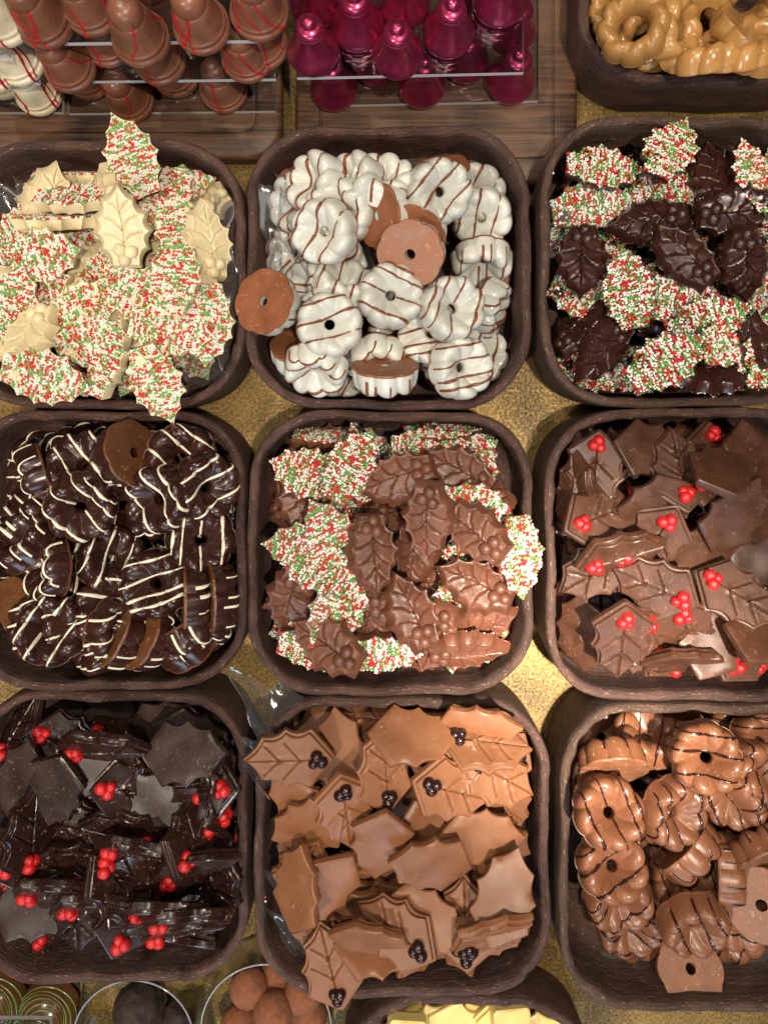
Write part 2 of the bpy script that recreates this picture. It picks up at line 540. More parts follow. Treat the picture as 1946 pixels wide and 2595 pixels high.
def sprinkles_mesh(name, o, seed, r=0.00066, z=-0.00035, fill=0.97):
    rng = np.random.RandomState(seed)
    step = 0.00119
    G = []
    lp = radial_inset(o, 0.0005)
    y = lp[:, 1].min()
    row = 0
    while y < lp[:, 1].max():
        x = lp[:, 0].min() + (row % 2) * step / 2
        while x < lp[:, 0].max():
            G.append((x, y))
            x += step
        y += step * 0.87
        row += 1
    G = np.array(G)
    G = G + rng.uniform(-0.36, 0.36, G.shape) * step
    G = G[inside(lp, G)]
    bare = rng.uniform(-0.5, 0.5, 2) * np.array([0.02, 0.04])
    tipd = np.hypot(G[:, 0] - bare[0], G[:, 1] - (bare[1] if seed % 2 else lp[:, 1].max()))
    G = G[rng.rand(len(G)) < fill + 0.03 - 0.7 * np.exp(-(tipd / 0.0035) ** 2)]
    bm = bmesh.new()
    bmesh.ops.create_icosphere(bm, subdivisions=2, radius=1)
    bv = np.array([v.co[:] for v in bm.verts])
    bf = np.array([[v.index for v in f.verts] for f in bm.faces])
    bm.free()
    nV = len(bv)
    V, Fs, mi = [], [], []
    for k, (x, yy) in enumerate(G):
        rr = r * rng.uniform(0.88, 1.1)
        V.append(bv * rr + np.array([x, yy, z + rng.uniform(-0.00035, 0.0002)]))
        Fs.append(bf + k * nV)
        q = q if (k and rng.rand() < 0.42) else rng.rand()
        mi += [0 if q < 0.45 else (1 if q < 0.74 else 2)] * len(bf)
    V = np.vstack(V)
    Fs = np.vstack(Fs)
    return mesh_from(name, V, [tuple(int(i) for i in f) for f in Fs], [M['spr_w'], M['spr_r'], M['spr_g']], mi)

OUT_A = [outline(SP_A, DP_A, LA, 0.46, jit=0.0007, rng=random.Random(s)) for s in (1, 2)]
SPR = [sprinkles_mesh('sprinkles', OUT_A[i % 2], 20 + i) for i in range(4)]
LEV_A = [(0.0, 0.0), (0.0003, 0.0012), (0.0021, 0.0056), (0.0028, 0.0062), (0.0034, 0.0060)]
for key, mat in (('AW', 'white'), ('AD', 'dark'), ('AM', 'milk')):
    ms = []
    for i in range(2):
        me, coll = leaf_mesh('holly_leaf', OUT_A[i], LEV_A, veins_A(LA, 0.46), 0.0008, 0.00055, 0.0009, M[mat], seed=i, sharp=50)
        ms.append(me)
    KIND[key] = dict(type='A', meshes=ms, coll=coll, t=0.007, berry=ico(1.0, 3, M[mat], 'berry'))

# --- flat stepped leaf with separately coloured berries
LB = 0.0525
SP_B = [(0.0, 1.0), (0.235, 0.80), (0.33, 0.545), (0.335, 0.27), (0.0, 0.0)]
DP_B = [0.10, 0.17, 0.19, 0.0]
def veins_B(L, cy):
    f = lambda x, y: (x * L, (y - cy) * L)
    out = [[f(0, 0.27), f(0, 0.62), f(0, 0.95)]]
    for s in (-1, 1):
        out.append([f(0, 0.61), f(s * 0.155, 0.76)])
        out.append([f(0, 0.39), f(s * 0.20, 0.565)])
    return out
BER_B = [((0.040, 0.225), 0.066), ((-0.034, 0.245), 0.056), ((-0.016, 0.165), 0.068)]
OUT_B = [outline(SP_B, DP_B, LB, 0.47, jit=0.0004, rng=random.Random(s)) for s in (5, 6)]
LEV_B = [(0.0007, -0.0003), (0.0, 0.0004), (0.0001, 0.0031), (0.0005, 0.0035), (0.0014, 0.0037), (0.0017, 0.0041), (0.0018, 0.0055), (0.0023, 0.0059)]
for key, mat, back, berry in (('BM', 'milk2', 'milk2', 'red'), ('BD', 'dark2', 'dark_dust', 'red'), ('BC', 'caramel', 'caramel', 'berrydark')):
    ms = []
    for i in range(2):
        me, coll = leaf_mesh('holly_leaf', OUT_B[i], LEV_B, veins_B(LB, 0.47), 0.0010, 0.0007, 0.0, M[mat], M[back], 0.0005, seed=i, sharp=32)
        ms.append(me)
    KIND[key] = dict(type='B', meshes=ms, coll=coll, t=0.0059, berry=ico(1.0, 3, M[berry], 'berry'))

# --- flower shaped rings
def lobe(th, n):
    return abs(math.cos(n * th / 2)) ** 0.5

RPROF = [(0.15, 0.03), (0.15, 0.28), (0.17, 0.36), (0.24, 0.45), (0.33, 0.59), (0.44, 0.77), (0.55, 0.91), (0.66, 0.985), (0.755, 1.0), (0.84, 0.955), (0.905, 0.85), (0.95, 0.67), (0.975, 0.42), (1.0, 0.0)]
def rp(rho, prof):
    if rho <= prof[0][0]: return prof[0][1]
    for (a, za), (b, zb) in zip(prof[:-1], prof[1:]):
        if a <= rho <= b and b > a:
            return za + (zb - za) * (rho - a) / (b - a)
    return 0.0

def ring_pt(th, rho, z01, R, h, n, swirl, dr, dz):
    b = lobe(th + swirl * (1 - rho), n)
    wr = max(0.0, (rho - 0.5) / 0.5)
    wz = 0.35 + 0.65 * min(1, max(0, (rho - 0.2) / 0.4))
    r = R * rho * (1 - dr * (1 - b) * wr)
    z = h * z01 * (1 - dz * (1 - b) * wz * min(1, z01 * 1.6))
    return r * math.cos(th), r * math.sin(th), z

def ring_mesh(name, R, h, n, prof, mat, swirl, dr, dz, per=14):
    N = n * per
    V, Fc = [], []
    for rho, z01 in prof:
        for i in range(N):
            V.append(ring_pt(2 * pi * i / N, rho, z01, R, h, n, swirl, dr, dz))
    P = len(prof)
    for k in range(P - 1):
        for i in range(N):
            j = (i + 1) % N
            Fc.append((k * N + i, k * N + j, (k + 1) * N + j, (k + 1) * N + i)[::-1])
    me = mesh_from(name, V, Fc, mat, None, True, 58)
    fix_normals(me)
    return me, np.array(V)

def ring_base(name, R, n, prof, mat, swirl, dr, thick=0.0007):
    N = n * 8
    r0 = prof[0][0] * 1.04
    V, Fc = [], []
    rows = [(r0, -thick), (0.5, -thick * 1.05), (0.985, -thick), (1.004, -thick * 0.3), (1.004, thick), (r0, thick)]
    for rho, z in rows:
        for i in range(N):
            x, y, _ = ring_pt(2 * pi * i / N, rho, 0, R, 0, n, swirl, dr, 0)
            V.append((x, y, z))
    for k in range(len(rows)):
        k2 = (k + 1) % len(rows)
        for i in range(N):
            j = (i + 1) % N
            Fc.append((k * N + i, k * N + j, k2 * N + j, k2 * N + i))
    me = mesh_from(name, V, Fc, mat, None, True, 40)
    fix_normals(me)
    return me

def ribbon(lines, name, mat):
    """lines: list of lists of (point, side vector, normal, half width)"""
    V, Fc = [], []
    for ln in lines:
        if len(ln) < 2: continue
        b = len(V)
        for p, s, nn, w in ln:
            V += [tuple(p - s * w - nn * 0.0003), tuple(p - s * w * 0.6 + nn * 0.00032), tuple(p + nn * 0.00045), tuple(p + s * w * 0.6 + nn * 0.00032), tuple(p + s * w - nn * 0.0003)]
        for i in range(len(ln) - 1):
            for k in range(4):
                a = b + i * 5 + k
                Fc.append((a, a + 1, a + 6, a + 5))
    me = mesh_from(name, V, Fc, mat)
    fix_normals(me)
    return me

def ring_drizzle(R, h, n, prof, swirl, dr, dz, mat, seed):
    rng = random.Random(seed)
    def f(x, y):
        th = math.atan2(y, x)
        r = math.hypot(x, y)
        # undo the lobe modulation of the radius
        rho = r / R
        for _ in range(3):
            b = lobe(th + swirl * (1 - rho), n)
            rho = r / (R * (1 - dr * (1 - b) * max(0.0, (rho - 0.5) / 0.5)))
        if rho < prof[0][0] * 1.02 or rho > 0.995: return None
        return Vector(ring_pt(th, rho, rp(rho, prof), R, h, n, swirl, dr, dz))
    offs = []
    x = -R * rng.uniform(0.62, 0.85)
    while x < R * 0.85 and len(offs) < 4:
        offs.append(x)
        x += R * (0.26 if rng.random() < 0.2 else rng.uniform(0.46, 0.66))
    lines = []
    for x0 in offs:
        w = rng.uniform(0.00065, 0.00105)
        a1, p1, sl = rng.uniform(0.0, 0.0006), rng.uniform(0, 6), rng.uniform(-0.07, 0.07)
        cur = []
        ys = np.arange(-R, R, 0.00045)
        for y in ys:
            xx = x0 + a1 * math.sin(y * 220 + p1) + sl * y
            p = f(xx, y)
            if p is None:
                if len(cur) > 3: lines.append(cur)
                cur = []
                continue
            e = 0.0003
            px, py = f(xx + e, y), f(xx, y + e)
            if px is None or py is None:
                continue
            nn = (px - p).cross(py - p)
            if nn.length < 1e-12: continue
            nn.normalize()
            if nn.z < 0: nn = -nn
            t = (py - p).normalized()
            s = t.cross(nn).normalized()
            cur.append((p, s, nn, w * (1 + 0.25 * math.sin(y * 400 + p1))))
        if len(cur) > 3: lines.append(cur)
    return ribbon(lines, 'drizzle', mat)

for key, mat, bmat, dm, R, h, n in (('RW', 'ringwhite', 'ringwhite_b', 'drizzle_milk', 0.0188, 0.0138, 8),
                                     ('RD', 'dark', 'ringdark_b', 'drizzle_white', 0.0198, 0.0138, 8),
                                     ('RM', 'ringmilk', 'ringmilk_b', 'drizzle_dark', 0.0198, 0.0142, 8)):
    me, coll = ring_mesh('ring_body', R, h, n, RPROF, M[mat], 0.6, 0.10, 0.27)
    base = ring_base('ring_base', R, n, RPROF, M[bmat], 0.6, 0.07)
    dz = [ring_drizzle(R, h, n, RPROF, 0.6, 0.10, 0.27, M[dm], 40 + i) for i in range(6)]
    flat = np.array([(r * R * cos(a), r * R * sin(a), 0) for r in np.arange(0.2, 1.0, 0.06) for a in np.arange(0, 6.28, 0.09)])
    KIND[key] = dict(type='R', meshes=[me], coll=np.vstack([coll, flat]), t=h, base=base, driz=dz)

GPROF = [(0.40, 0.0), (0.395, 0.18), (0.41, 0.40), (0.45, 0.64), (0.52, 0.85), (0.61, 0.97), (0.70, 1.0), (0.79, 0.97), (0.88, 0.85), (0.95, 0.62), (0.99, 0.33), (1.0, 0.0)]
me, coll = ring_mesh('ring_body', 0.0205, 0.0128, 8, GPROF, M['gold'], -0.9, 0.13, 0.24)
base = ring_base('ring_base', 0.0205, 8, GPROF, M['gold'], -0.9, 0.13)
flat = np.array([(r * 0.0205 * cos(a), r * 0.0205 * sin(a), 0) for r in np.arange(0.42, 1.0, 0.06) for a in np.arange(0, 6.28, 0.09)])
KIND['RG'] = dict(type='R', meshes=[me], coll=np.vstack([coll, flat]), t=0.0128, base=base, driz=None)

# ------------------------------------------------------------------ setting: tabletop and boards
V = [(-1.2, -1.2, 0), (1.2, -1.2, 0), (1.2, 1.2, 0), (-1.2, 1.2, 0)]
tag(obj('tabletop', mesh_from('tabletop', V, [(0, 1, 2, 3)], M['table'])), 'mottled gold and brown painted tabletop under the trays', kind='structure')

def rrect(x0, y0, x1, y1, r, seg=18, sub=10):
    """closed loop, counter-clockwise"""
    pts = []
    cs = [(x1 - r, y1 - r, 0), (x0 + r, y1 - r, pi / 2), (x0 + r, y0 + r, pi), (x1 - r, y0 + r, 3 * pi / 2)]
    arcs = [[(cx + r * cos(a + pi / 2 * i / seg), cy + r * sin(a + pi / 2 * i / seg)) for i in range(seg + 1)] for cx, cy, a in cs]
    for k in range(4):
        pts += arcs[k]
        a, b = arcs[k][-1], arcs[(k + 1) % 4][0]
        for i in range(1, sub):
            t = i / sub
            pts.append((a[0] + (b[0] - a[0]) * t, a[1] + (b[1] - a[1]) * t))
    return np.array(pts)

def slab(name, loops, mat, parent=None, sharp=40):
    """loops: list of (Nx2 array, z) from bottom outside to top inside; both ends capped"""
    V, Fc = [], []
    n = len(loops[0][0])
    for lp, z in loops:
        V += [(x, y, z) for x, y in lp]
    for k in range(len(loops) - 1):
        for i in range(n):
            j = (i + 1) % n
            Fc.append((k * n + i, k * n + j, (k + 1) * n + j, (k + 1) * n + i))
    Fc.append(tuple(range(n))[::-1])
    Fc.append(tuple(range((len(loops) - 1) * n, len(loops) * n)))
    me = mesh_from(name, V, Fc, mat, None, True, sharp)
    return obj(name, me, parent)

def board(px0, py0, px1, py1, z, label):
    x0, y1 = world(px0, py0, z)
    x1, y0 = world(px1, py1, z)
    f = lambda d, r: rrect(x0 + d, y0 + d, x1 - d, y1 - d, r)
    g = 0.014
    o = slab('wooden_board', [(f(0, .022), 0.0005), (f(-0.0008, .022), z - 0.004), (f(0.0003, .0215), z - 0.0012), (f(0.002, .02), z), (f(g, .010), z),
                              (f(g + .0006, .0098), z - 0.0012), (f(g + .0014, .0092), z - 0.0012), (f(g + .002, .009), z - 0.0001), (f(g + .006, .006), z - 0.0001)], M['wood'])
    return tag(o, label, 'board', 'wooden boards under the bell stands')

BZ = 0.014
board(-260, -520, 712, 398, BZ, 'dark wooden board under the striped milk chocolate bells')
board(752, -520, 1462, 462, BZ, 'dark wooden board under the shiny purple bells')

# ------------------------------------------------------------------ trays
TRAYS = {}
def tray(key, px0, py0, px1, py1, rim, floor, mat, label, r=0.043, seed=0):
    rng = random.Random(seed)
    x0, y1 = world(px0, py0, rim)
    x1, y0 = world(px1, py1, rim)
    ph = [rng.uniform(0, 6.28) for _ in range(8)]
    base = rrect(x0, y0, x1, y1, r, 26, 22)
    n = len(base)
    cx, cy = (x0 + x1) / 2, (y0 + y1) / 2
    nxt, prv = np.roll(base, -1, 0), np.roll(base, 1, 0)
    tg = nxt - prv
    tg /= np.hypot(tg[:, 0], tg[:, 1])[:, None]
    nor = np.column_stack([tg[:, 1], -tg[:, 0]])       # outward for ccw
    s = np.concatenate([[0], np.cumsum(np.hypot(*(np.diff(np.vstack([base, base[:1]]), axis=0)).T))])
    u = s[:n]
    def wob(k, amp, f):
        return amp * (np.sin(u * f + ph[k]) + 0.6 * np.sin(u * f * 2.3 + ph[k + 1]))
    hi = rng.random
    jag = np.array([rng.gauss(0, 1) for _ in range(n)])
    jag = 0.25 * np.roll(jag, 1) + 0.5 * jag + 0.25 * np.roll(jag, -1)
    per = s[-1]
    k1, k2, k3 = 2 * pi / per * 5, 2 * pi / per * 9, 2 * pi / per * 14
    dz = wob(0, 0.0005, k1) + wob(2, 0.0003, k3) + jag * 0.0004
    # a couple of broken nicks in the rim
    for _ in range(7):
        c = rng.uniform(0, per)
        dz -= 0.0018 * np.exp(-((u - c) / 0.003) ** 2) * (1 + 0.5 * jag)
    th = 0.0056 + wob(4, 0.00035, k2) + jag * 0.00032
    out = wob(6, 0.0006, k1)
    prof = [(-0.0018, 0.0, 0), (-0.0010, 0.010, 0), (-0.0002, rim * 0.55, 0), (0.0, rim - 0.005, 0), (-0.0002, rim - 0.0016, 1), (-0.0011, rim - 0.0003, 1),
            ('m', rim, 1), ('i', rim - 0.0004, 1), ('j', rim - 0.002, 1), ('j', rim - 0.008, 0.3), ('k', rim * 0.55, 0), ('l', floor + 0.008, 0), ('n', floor + 0.0025, 0), ('o', floor, 0)]
    V, UV = [], []
    vv = 0
    last = None
    for d, z, wz in prof:
        if d == 'm': off = -th * 0.5
        elif d == 'i': off = -th + 0.0011
        elif d == 'j': off = -th
        elif d == 'k': off = -th - 0.0002
        elif d == 'l': off = -th - 0.0012
        elif d == 'n': off = -th - 0.0045
        elif d == 'o': off = -th - 0.0105
        else: off = np.full(n, d)
        P = base + nor * (off + out)[:, None]
        Z = z + wz * dz
        if last is not None:
            vv += float(np.mean(np.hypot(np.hypot(*(P - last[0]).T), Z - last[1])))
        last = (P, Z if hasattr(Z, '__len__') else np.full(n, Z))
        for i in range(n):
            V.append((P[i, 0], P[i, 1], float(last[1][i])))
        UV.append(vv)
    Fc, fuv = [], []
    for k in range(len(prof) - 1):
        for i in range(n):
            j = (i + 1) % n
            Fc.append((k * n + i, k * n + j, (k + 1) * n + j, (k + 1) * n + i))
            u1 = s[i + 1]
            fuv += [(u[i], UV[k]), (u1, UV[k]), (u1, UV[k + 1]), (u[i], UV[k + 1])]
    Fc.append(tuple(range((len(prof) - 1) * n, len(prof) * n)))
    fuv += [(V[q][0], V[q][1]) for q in Fc[-1]]
    Fc.append(tuple(range(n))[::-1])
    fuv += [(V[q][0], V[q][1]) for q in Fc[-1]]
    me = mesh_from('tray', V, Fc, mat, None, True, 60)
    lay = me.uv_layers.new(name='UVMap')
    lay.data.foreach_set('uv', [c for p in fuv for c in p])
    o = obj('display_tray', me)
    tag(o, label, 'tray', 'chocolate brown display trays')
    TRAYS[key] = dict(x0=x0, y0=y0, x1=x1, y1=y1, rim=rim, floor=floor, r=r, obj=o, px=(px0, py0, px1, py1), pieces=[])
    res = 0.001
    T = TRAYS[key]
    T['res'] = res
    T['gx'], T['gy'] = x0 - 0.06, y0 - 0.06
    T['H'] = np.full((int((x1 - x0 + 0.12) / res) + 2, int((y1 - y0 + 0.12) / res) + 2), floor)
    return o

RIM = 0.05
tray('R2L', -104, 352, 621, 1036, RIM, 0.013, M['tray'], 'rounded brown tray of white chocolate holly leaves with sprinkles', seed=1)
tray('R2C', 624, 316, 1346, 1037, RIM, 0.006, M['tray'], 'rounded brown tray heaped with white striped flower rings', seed=2)
tray('R2R', 1370, 292, 2095, 1030, RIM, 0.013, M['tray_grey'], 'rounded brown tray of dark chocolate holly leaves with sprinkles', seed=3)
tray('R3L', -100, 1040, 622, 1752, RIM, 0.006, M['tray'], 'rounded brown tray heaped with dark white-striped flower rings', seed=4)
tray('R3C', 627, 1041, 1352, 1766, RIM, 0.013, M['tray'], 'rounded brown tray of milk chocolate holly leaves with sprinkles', seed=5)
tray('R3R', 1384, 1034, 2110, 1780, RIM, 0.013, M['tray'], 'rounded brown tray of milk chocolate leaves with red berries', seed=6)
tray('R4L', -88, 1756, 626, 2498, RIM, 0.013, M['tray'], 'rounded brown tray of dark chocolate leaves with red berries', seed=7)
tray('R4C', 644, 1771, 1394, 2534, RIM, 0.013, M['tray'], 'rounded brown tray of caramel chocolate leaves with dark berries', seed=8)
tray('R4R', 1420, 1786, 2168, 2570, RIM, 0.006, M['tray_grey'], 'rounded brown tray of milk chocolate rings with dark stripes', seed=9)
tray('TR', 1468, -490, 2195, 206, RIM, 0.016, M['tray'], 'rounded brown tray of plain golden flower rings', seed=10)
tray('YL', 858, 2530, 1512, 3200, 0.038, 0.014, M['tray'], 'low brown tray of pale yellow chocolate pieces at the bottom edge', seed=11, r=0.05)

# ------------------------------------------------------------------ chocolate pieces
VIEW = {'R2L': (0, 280, 660 / 1659), 'R2C': (600, 300, 780 / 1659), 'R2R': (1340, 270, 606 / 1659),
        'R3L': (0, 1020, 660 / 1659), 'R3C': (600, 1010, 800 / 1659), 'R3R': (1340, 1020, 606 / 1659),
        'R4L': (0, 1730, 660 / 1659), 'R4C': (590, 1690, 830 / 1659), 'R4R': (1380, 1740, 566 / 1464), 'TR': (1420, 0, 526 / 1659)}

# each row: u v tip-angle face lean-direction lean flags   (M moulded side shown, S / B flat back shown)
P = {}
P['R2L'] = ('AW', '''
90 800 60 S 0 6 l
600 860 5 S 0 8 l
590 1010 40 M 90 30 l
260 1150 75 S 180 6 l
700 1060 40 S 0 5 l
570 1670 20 S 0 10 l
1180 1480 150 S 0 5 l
640 620 80 S 0 10 l
310 440 12 M 110 38
660 330 0 M 270 50
570 440 90 S 0 70
1190 390 78 S 30 18
1070 560 15 S 0 8
1160 780 165 S 60 8
860 310 340 S 190 10 to
480 575 85 S 0 52
350 715 85 S 0 68
1370 850 350 M 95 40
1450 1220 10 M 100 38
300 930 80 S 350 6
100 1250 20 S 270 6
540 1270 60 S 350 6
870 1170 110 S 0 6
1310 1340 180 S 95 28
1080 1400 100 S 160 16
1130 1080 5 S 20 5 t
180 1430 200 M 340 24
600 1460 80 S 165 26
710 1650 20 S 290 38
280 1690 110 S 200 6 to
1000 1720 165 S 90 6 to
780 760 355 M 180 5 t
''')
P['R2C'] = ('RW', '''
1330 370 30 T 0 10 l
700 680 10 T 100 50 l
240 740 20 T 250 35 l
860 1190 110 T 200 40 l
560 1420 20 T 200 20 l
1400 1310 10 T 90 20 l
300 450 5 T 270 45
400 300 10 T 285 40
610 215 20 T 300 40
1100 260 0 B 340 45
790 280 10 T 5 38
810 520 0 B 255 52
960 600 0 B 200 45
560 500 10 T 350 10
1100 390 40 T 300 18 t
1350 540 10 T 0 6
950 720 0 B 215 26 t
1345 790 0 T 180 62
1420 1030 60 T 112 74
180 1000 0 B 285 24 to
380 900 90 T 280 55
585 880 20 T 20 50
1030 1160 80 T 250 26
350 1275 0 B 5 50 o
380 1460 80 T 190 55
760 1330 40 T 180 46
1220 1345 75 T 100 26
800 1505 0 B 0 66
500 1110 75 T 10 12 t
1170 1020 20 T 60 12 t
460 610 25 T 330 8 t
833 950 115 T 0 5 t
''')
P['R2R'] = ('AD', '''
560 1000 0 S 0 5 l
1330 1330 110 S 0 5 l
400 1820 110 S 0 5 l
930 1930 90 M 0 10 l
1060 640 20 M 90 45 l
900 620 80 S 0 5 l
1640 600 0 S 0 5 l
240 1330 120 S 250 8
400 700 80 S 0 8
500 445 100 S 350 12 to
940 350 30 S 20 8 to
1290 350 355 M 60 16
1550 380 350 S 60 6
1430 720 85 M 200 24
850 790 265 M 200 12
350 1520 40 M 310 55
520 1690 215 M 200 15
1000 1330 100 S 180 6
1230 1490 70 S 180 10
1350 1640 60 S 160 18
1600 1690 15 S 90 10
1270 1870 90 M 350 45
1650 1860 0 S 0 6
1560 1850 10 M 250 60
900 1780 60 S 180 8 t
700 1290 350 S 0 6 t
330 1070 185 M 250 8 to
1500 1080 165 M 60 6 t
1090 1040 320 M 0 6 t
''')
P['R3L'] = ('RD', '''
80 1120 90 T 270 45 l
450 1330 10 T 180 50 l
960 1680 80 T 180 30 l
1450 720 20 T 90 30 l
540 200 60 T 0 62
920 320 95 T 80 55
150 480 95 T 270 52
250 480 165 T 252 66
810 380 80 T 70 60
800 280 0 B 70 62
1160 350 130 T 0 10
510 380 140 T 350 32
1370 540 60 T 90 36
100 710 130 T 320 62
120 860 130 T 320 52
900 855 90 T 190 54
1290 880 5 T 0 6
560 1050 30 T 110 36
720 990 20 T 60 36
30 1290 0 B 250 28
230 1440 70 T 270 26
280 1050 170 T 275 44
620 1590 70 T 250 50
760 1560 80 T 90 66
790 1640 0 B 300 58
960 1520 0 B 300 52
1170 1540 130 T 330 54
1270 1600 130 T 150 68
1250 1240 90 B 270 72
1420 1240 90 B 270 68
700 1280 100 T 210 18
1000 620 150 T 350 14 t
510 680 135 T 0 4 t
980 1160 75 T 0 5 t
320 1570 35 T 0 6 t
''')
P['R3C'] = ('AM', '''
490 250 90 M 0 20 l
1240 260 60 S 0 15 l
220 500 20 M 270 45 l
340 520 170 M 0 20 l
590 560 75 S 180 5 l
1150 880 30 S 0 8 l
1010 960 120 M 90 10 l
290 1150 40 S 0 5 l
280 1250 10 M 250 26 l
1420 1230 20 S 90 10 l
700 1440 80 M 180 35 l
970 1420 90 M 180 30 l
290 1390 100 S 180 20 l
1390 500 300 M 0 45 l
850 580 80 M 0 10 l
1200 1000 60 S 0 5 l
460 180 90 S 0 72
1060 180 90 S 0 72
640 180 350 S 60 34
1000 265 85 S 0 46
300 370 290 S 300 6
590 370 30 S 0 6
1180 390 300 M 0 18
855 415 250 M 330 20
1290 570 110 S 30 8
330 790 280 S 270 6
500 740 330 S 0 5
560 950 150 S 0 5
270 1050 200 M 200 22 l
420 880 300 S 200 5
690 1180 200 M 200 12
520 1130 20 S 200 5
1470 810 175 S 280 16 to
940 790 190 M 250 8
1260 1210 60 M 30 8
1370 980 295 M 10 8
1040 1360 200 M 190 12
1230 1410 80 M 180 40
740 1340 90 S 180 34
480 1400 300 M 200 12 t
1250 700 305 M 60 6 t
1005 630 185 M 20 6 t
715 800 180 M 260 6 t
920 1130 335 M 0 5 t
''')
P['R3R'] = ('BM', '''
1370 500 100 B 0 10 l
1110 720 0 M 0 6 l
1540 1010 350 B 0 6 l
620 1420 240 M 180 8 l
1400 1830 90 B 180 20 l
500 1340 185 M 200 8 l
690 540 30 B 0 10 l
1640 720 10 B 0 10 l
1600 1740 0 M 0 10 l
300 700 30 B 0 10 l
420 440 185 M 200 14
840 310 100 B 350 10
1270 330 180 M 0 10
1240 500 80 B 0 10
1530 330 170 B 60 10
270 660 0 M 270 62
1040 480 355 M 200 8
870 710 230 B 0 6
1150 1060 85 B 0 8
870 950 205 M 0 6
490 790 70 M 250 8
440 1150 235 M 260 6
240 1490 0 B 270 68
370 1610 0 B 250 42
930 1760 330 M 200 8
870 1640 150 M 150 10
1090 1590 160 M 90 8
1480 1690 40 M 30 22
1060 1900 90 B 180 58
1270 1640 25 B 60 8
640 1640 180 M 200 8 t
1420 1330 120 M 60 8 t
890 1280 290 M 0 6 t
1410 790 20 B 30 8 t
1330 480 60 B 20 50 t
1570 1600 40 B 20 48 t
620 1060 70 M 170 40 t
''')
P['R4L'] = ('BD', '''
1060 230 80 B 0 10 l
1250 250 110 B 0 10 l
640 770 100 M 0 8 l
60 1010 20 M 270 26 l
1250 1420 100 M 0 8 l
1180 650 80 B 0 8 l
270 1590 0 M 200 10 l
1140 1440 90 M 0 40 l
480 760 20 B 0 8 l
30 1300 90 M 270 26 l
700 900 100 B 0 8 l
800 1180 40 B 0 8 l
110 300 30 M 300 52
480 280 110 M 0 6
790 320 140 M 20 6
100 640 10 B 270 12
700 510 95 B 0 8
840 670 100 M 200 10
930 740 100 B 180 8
1290 660 270 M 0 8
1440 700 0 M 90 76
1500 660 0 M 90 72
440 900 100 M 180 18
800 970 285 M 190 20
190 1090 80 M 90 34
1220 800 215 M 60 12
480 1190 295 M 0 6
930 1220 300 M 200 8
800 1320 330 M 60 42
1350 1290 160 M 60 8
130 1460 90 B 0 34
1250 1070 205 M 60 8
500 1540 180 M 180 16
830 1560 25 M 180 12
1150 1720 70 B 190 58
1150 1600 80 M 170 48
370 660 200 B 270 6 t
1170 450 85 B 20 6 t
760 1290 140 M 60 52 t
870 1070 100 M 190 50 t
340 1330 80 M 180 48 t
1240 960 30 M 70 50 t
1330 1150 70 B 170 50 t
1010 1450 90 M 180 55 t
600 1420 80 M 180 50 t
190 980 5 M 90 58 t
640 420 95 M 180 44 t
1180 1500 85 M 175 55 t
''')
P['R4C'] = ('BC', '''
1400 400 300 M 0 10 l
640 360 90 B 0 10 l
1440 740 180 M 60 10 l
880 780 30 B 0 10 l
1430 880 120 B 60 10 l
740 1070 0 M 0 8 l
1200 1090 40 M 0 8 l
720 1190 90 B 180 10 l
1060 1460 170 B 180 10 l
1080 1500 90 M 180 10 l
430 620 30 M 0 8 l
640 1240 60 B 180 20 l
1000 800 90 B 0 8 l
1300 1250 60 B 0 8 l
420 220 20 B 20 16
700 265 275 M 0 46
1120 320 90 B 10 48
1040 390 90 B 0 50
1240 260 80 B 200 30
550 400 350 B 0 8
1070 460 95 M 0 8
350 700 320 B 0 10
290 800 240 B 300 8
770 530 355 M 0 8
1370 540 120 M 60 24
570 720 175 M 270 6
750 880 185 B 60 8
1240 860 90 B 0 8
270 1050 20 M 270 8
1180 1370 0 M 90 8
520 1370 280 M 180 10
960 1270 100 B 0 8
1350 1430 70 M 180 24
500 1530 345 M 180 10 o
720 1530 90 B 10 52
840 1410 295 M 180 8
1100 620 110 M 20 6 t
470 1110 215 B 200 5 t
1400 1180 20 B 90 8 t
1010 990 285 B 0 5 t
310 440 270 M 320 6 to
700 1520 100 B 190 34
190 1130 10 B 270 40 t
900 330 95 B 0 44
1280 330 100 M 0 46
1430 1440 60 M 165 40 t
''')
P['R4R'] = ('RM', '''
210 620 20 T 0 20 l
740 440 110 T 0 18 l
1270 280 90 T 0 15 l
1110 900 20 B 0 10 l
720 1060 20 T 200 28 l
920 1290 160 T 0 20 l
600 1730 100 T 180 20 l
1240 1640 20 T 200 20 l
1380 900 60 T 0 20 l
560 1600 95 T 180 22
670 285 20 T 0 58
1440 350 95 T 30 20
440 470 0 B 180 46
1410 600 30 T 60 26
1240 730 165 T 150 16
1330 1250 90 T 90 54
1290 1560 100 T 200 26
970 1110 45 T 135 70
1215 1200 95 T 90 72
1430 1040 0 B 160 46
1420 1400 0 B 290 26
930 1850 0 B 0 34 tw
480 1400 40 T 180 20
830 800 10 T 90 20
450 1180 60 T 0 10 t
430 830 160 T 0 6 t
1060 470 95 T 200 8 t
980 1580 155 T 0 8 t
''')
P['TR'] = ('RG', '''
700 430 0 T 0 10 l
300 40 0 T 270 30
1100 -30 0 T 180 46
1500 40 0 T 180 58
1130 220 0 B 20 18
620 490 0 T 180 46
1150 520 0 T 340 54
1400 580 0 T 350 58
950 330 0 T 100 44
1420 340 0 B 45 46
1580 340 0 T 0 26
580 200 0 T 350 16 t
''')

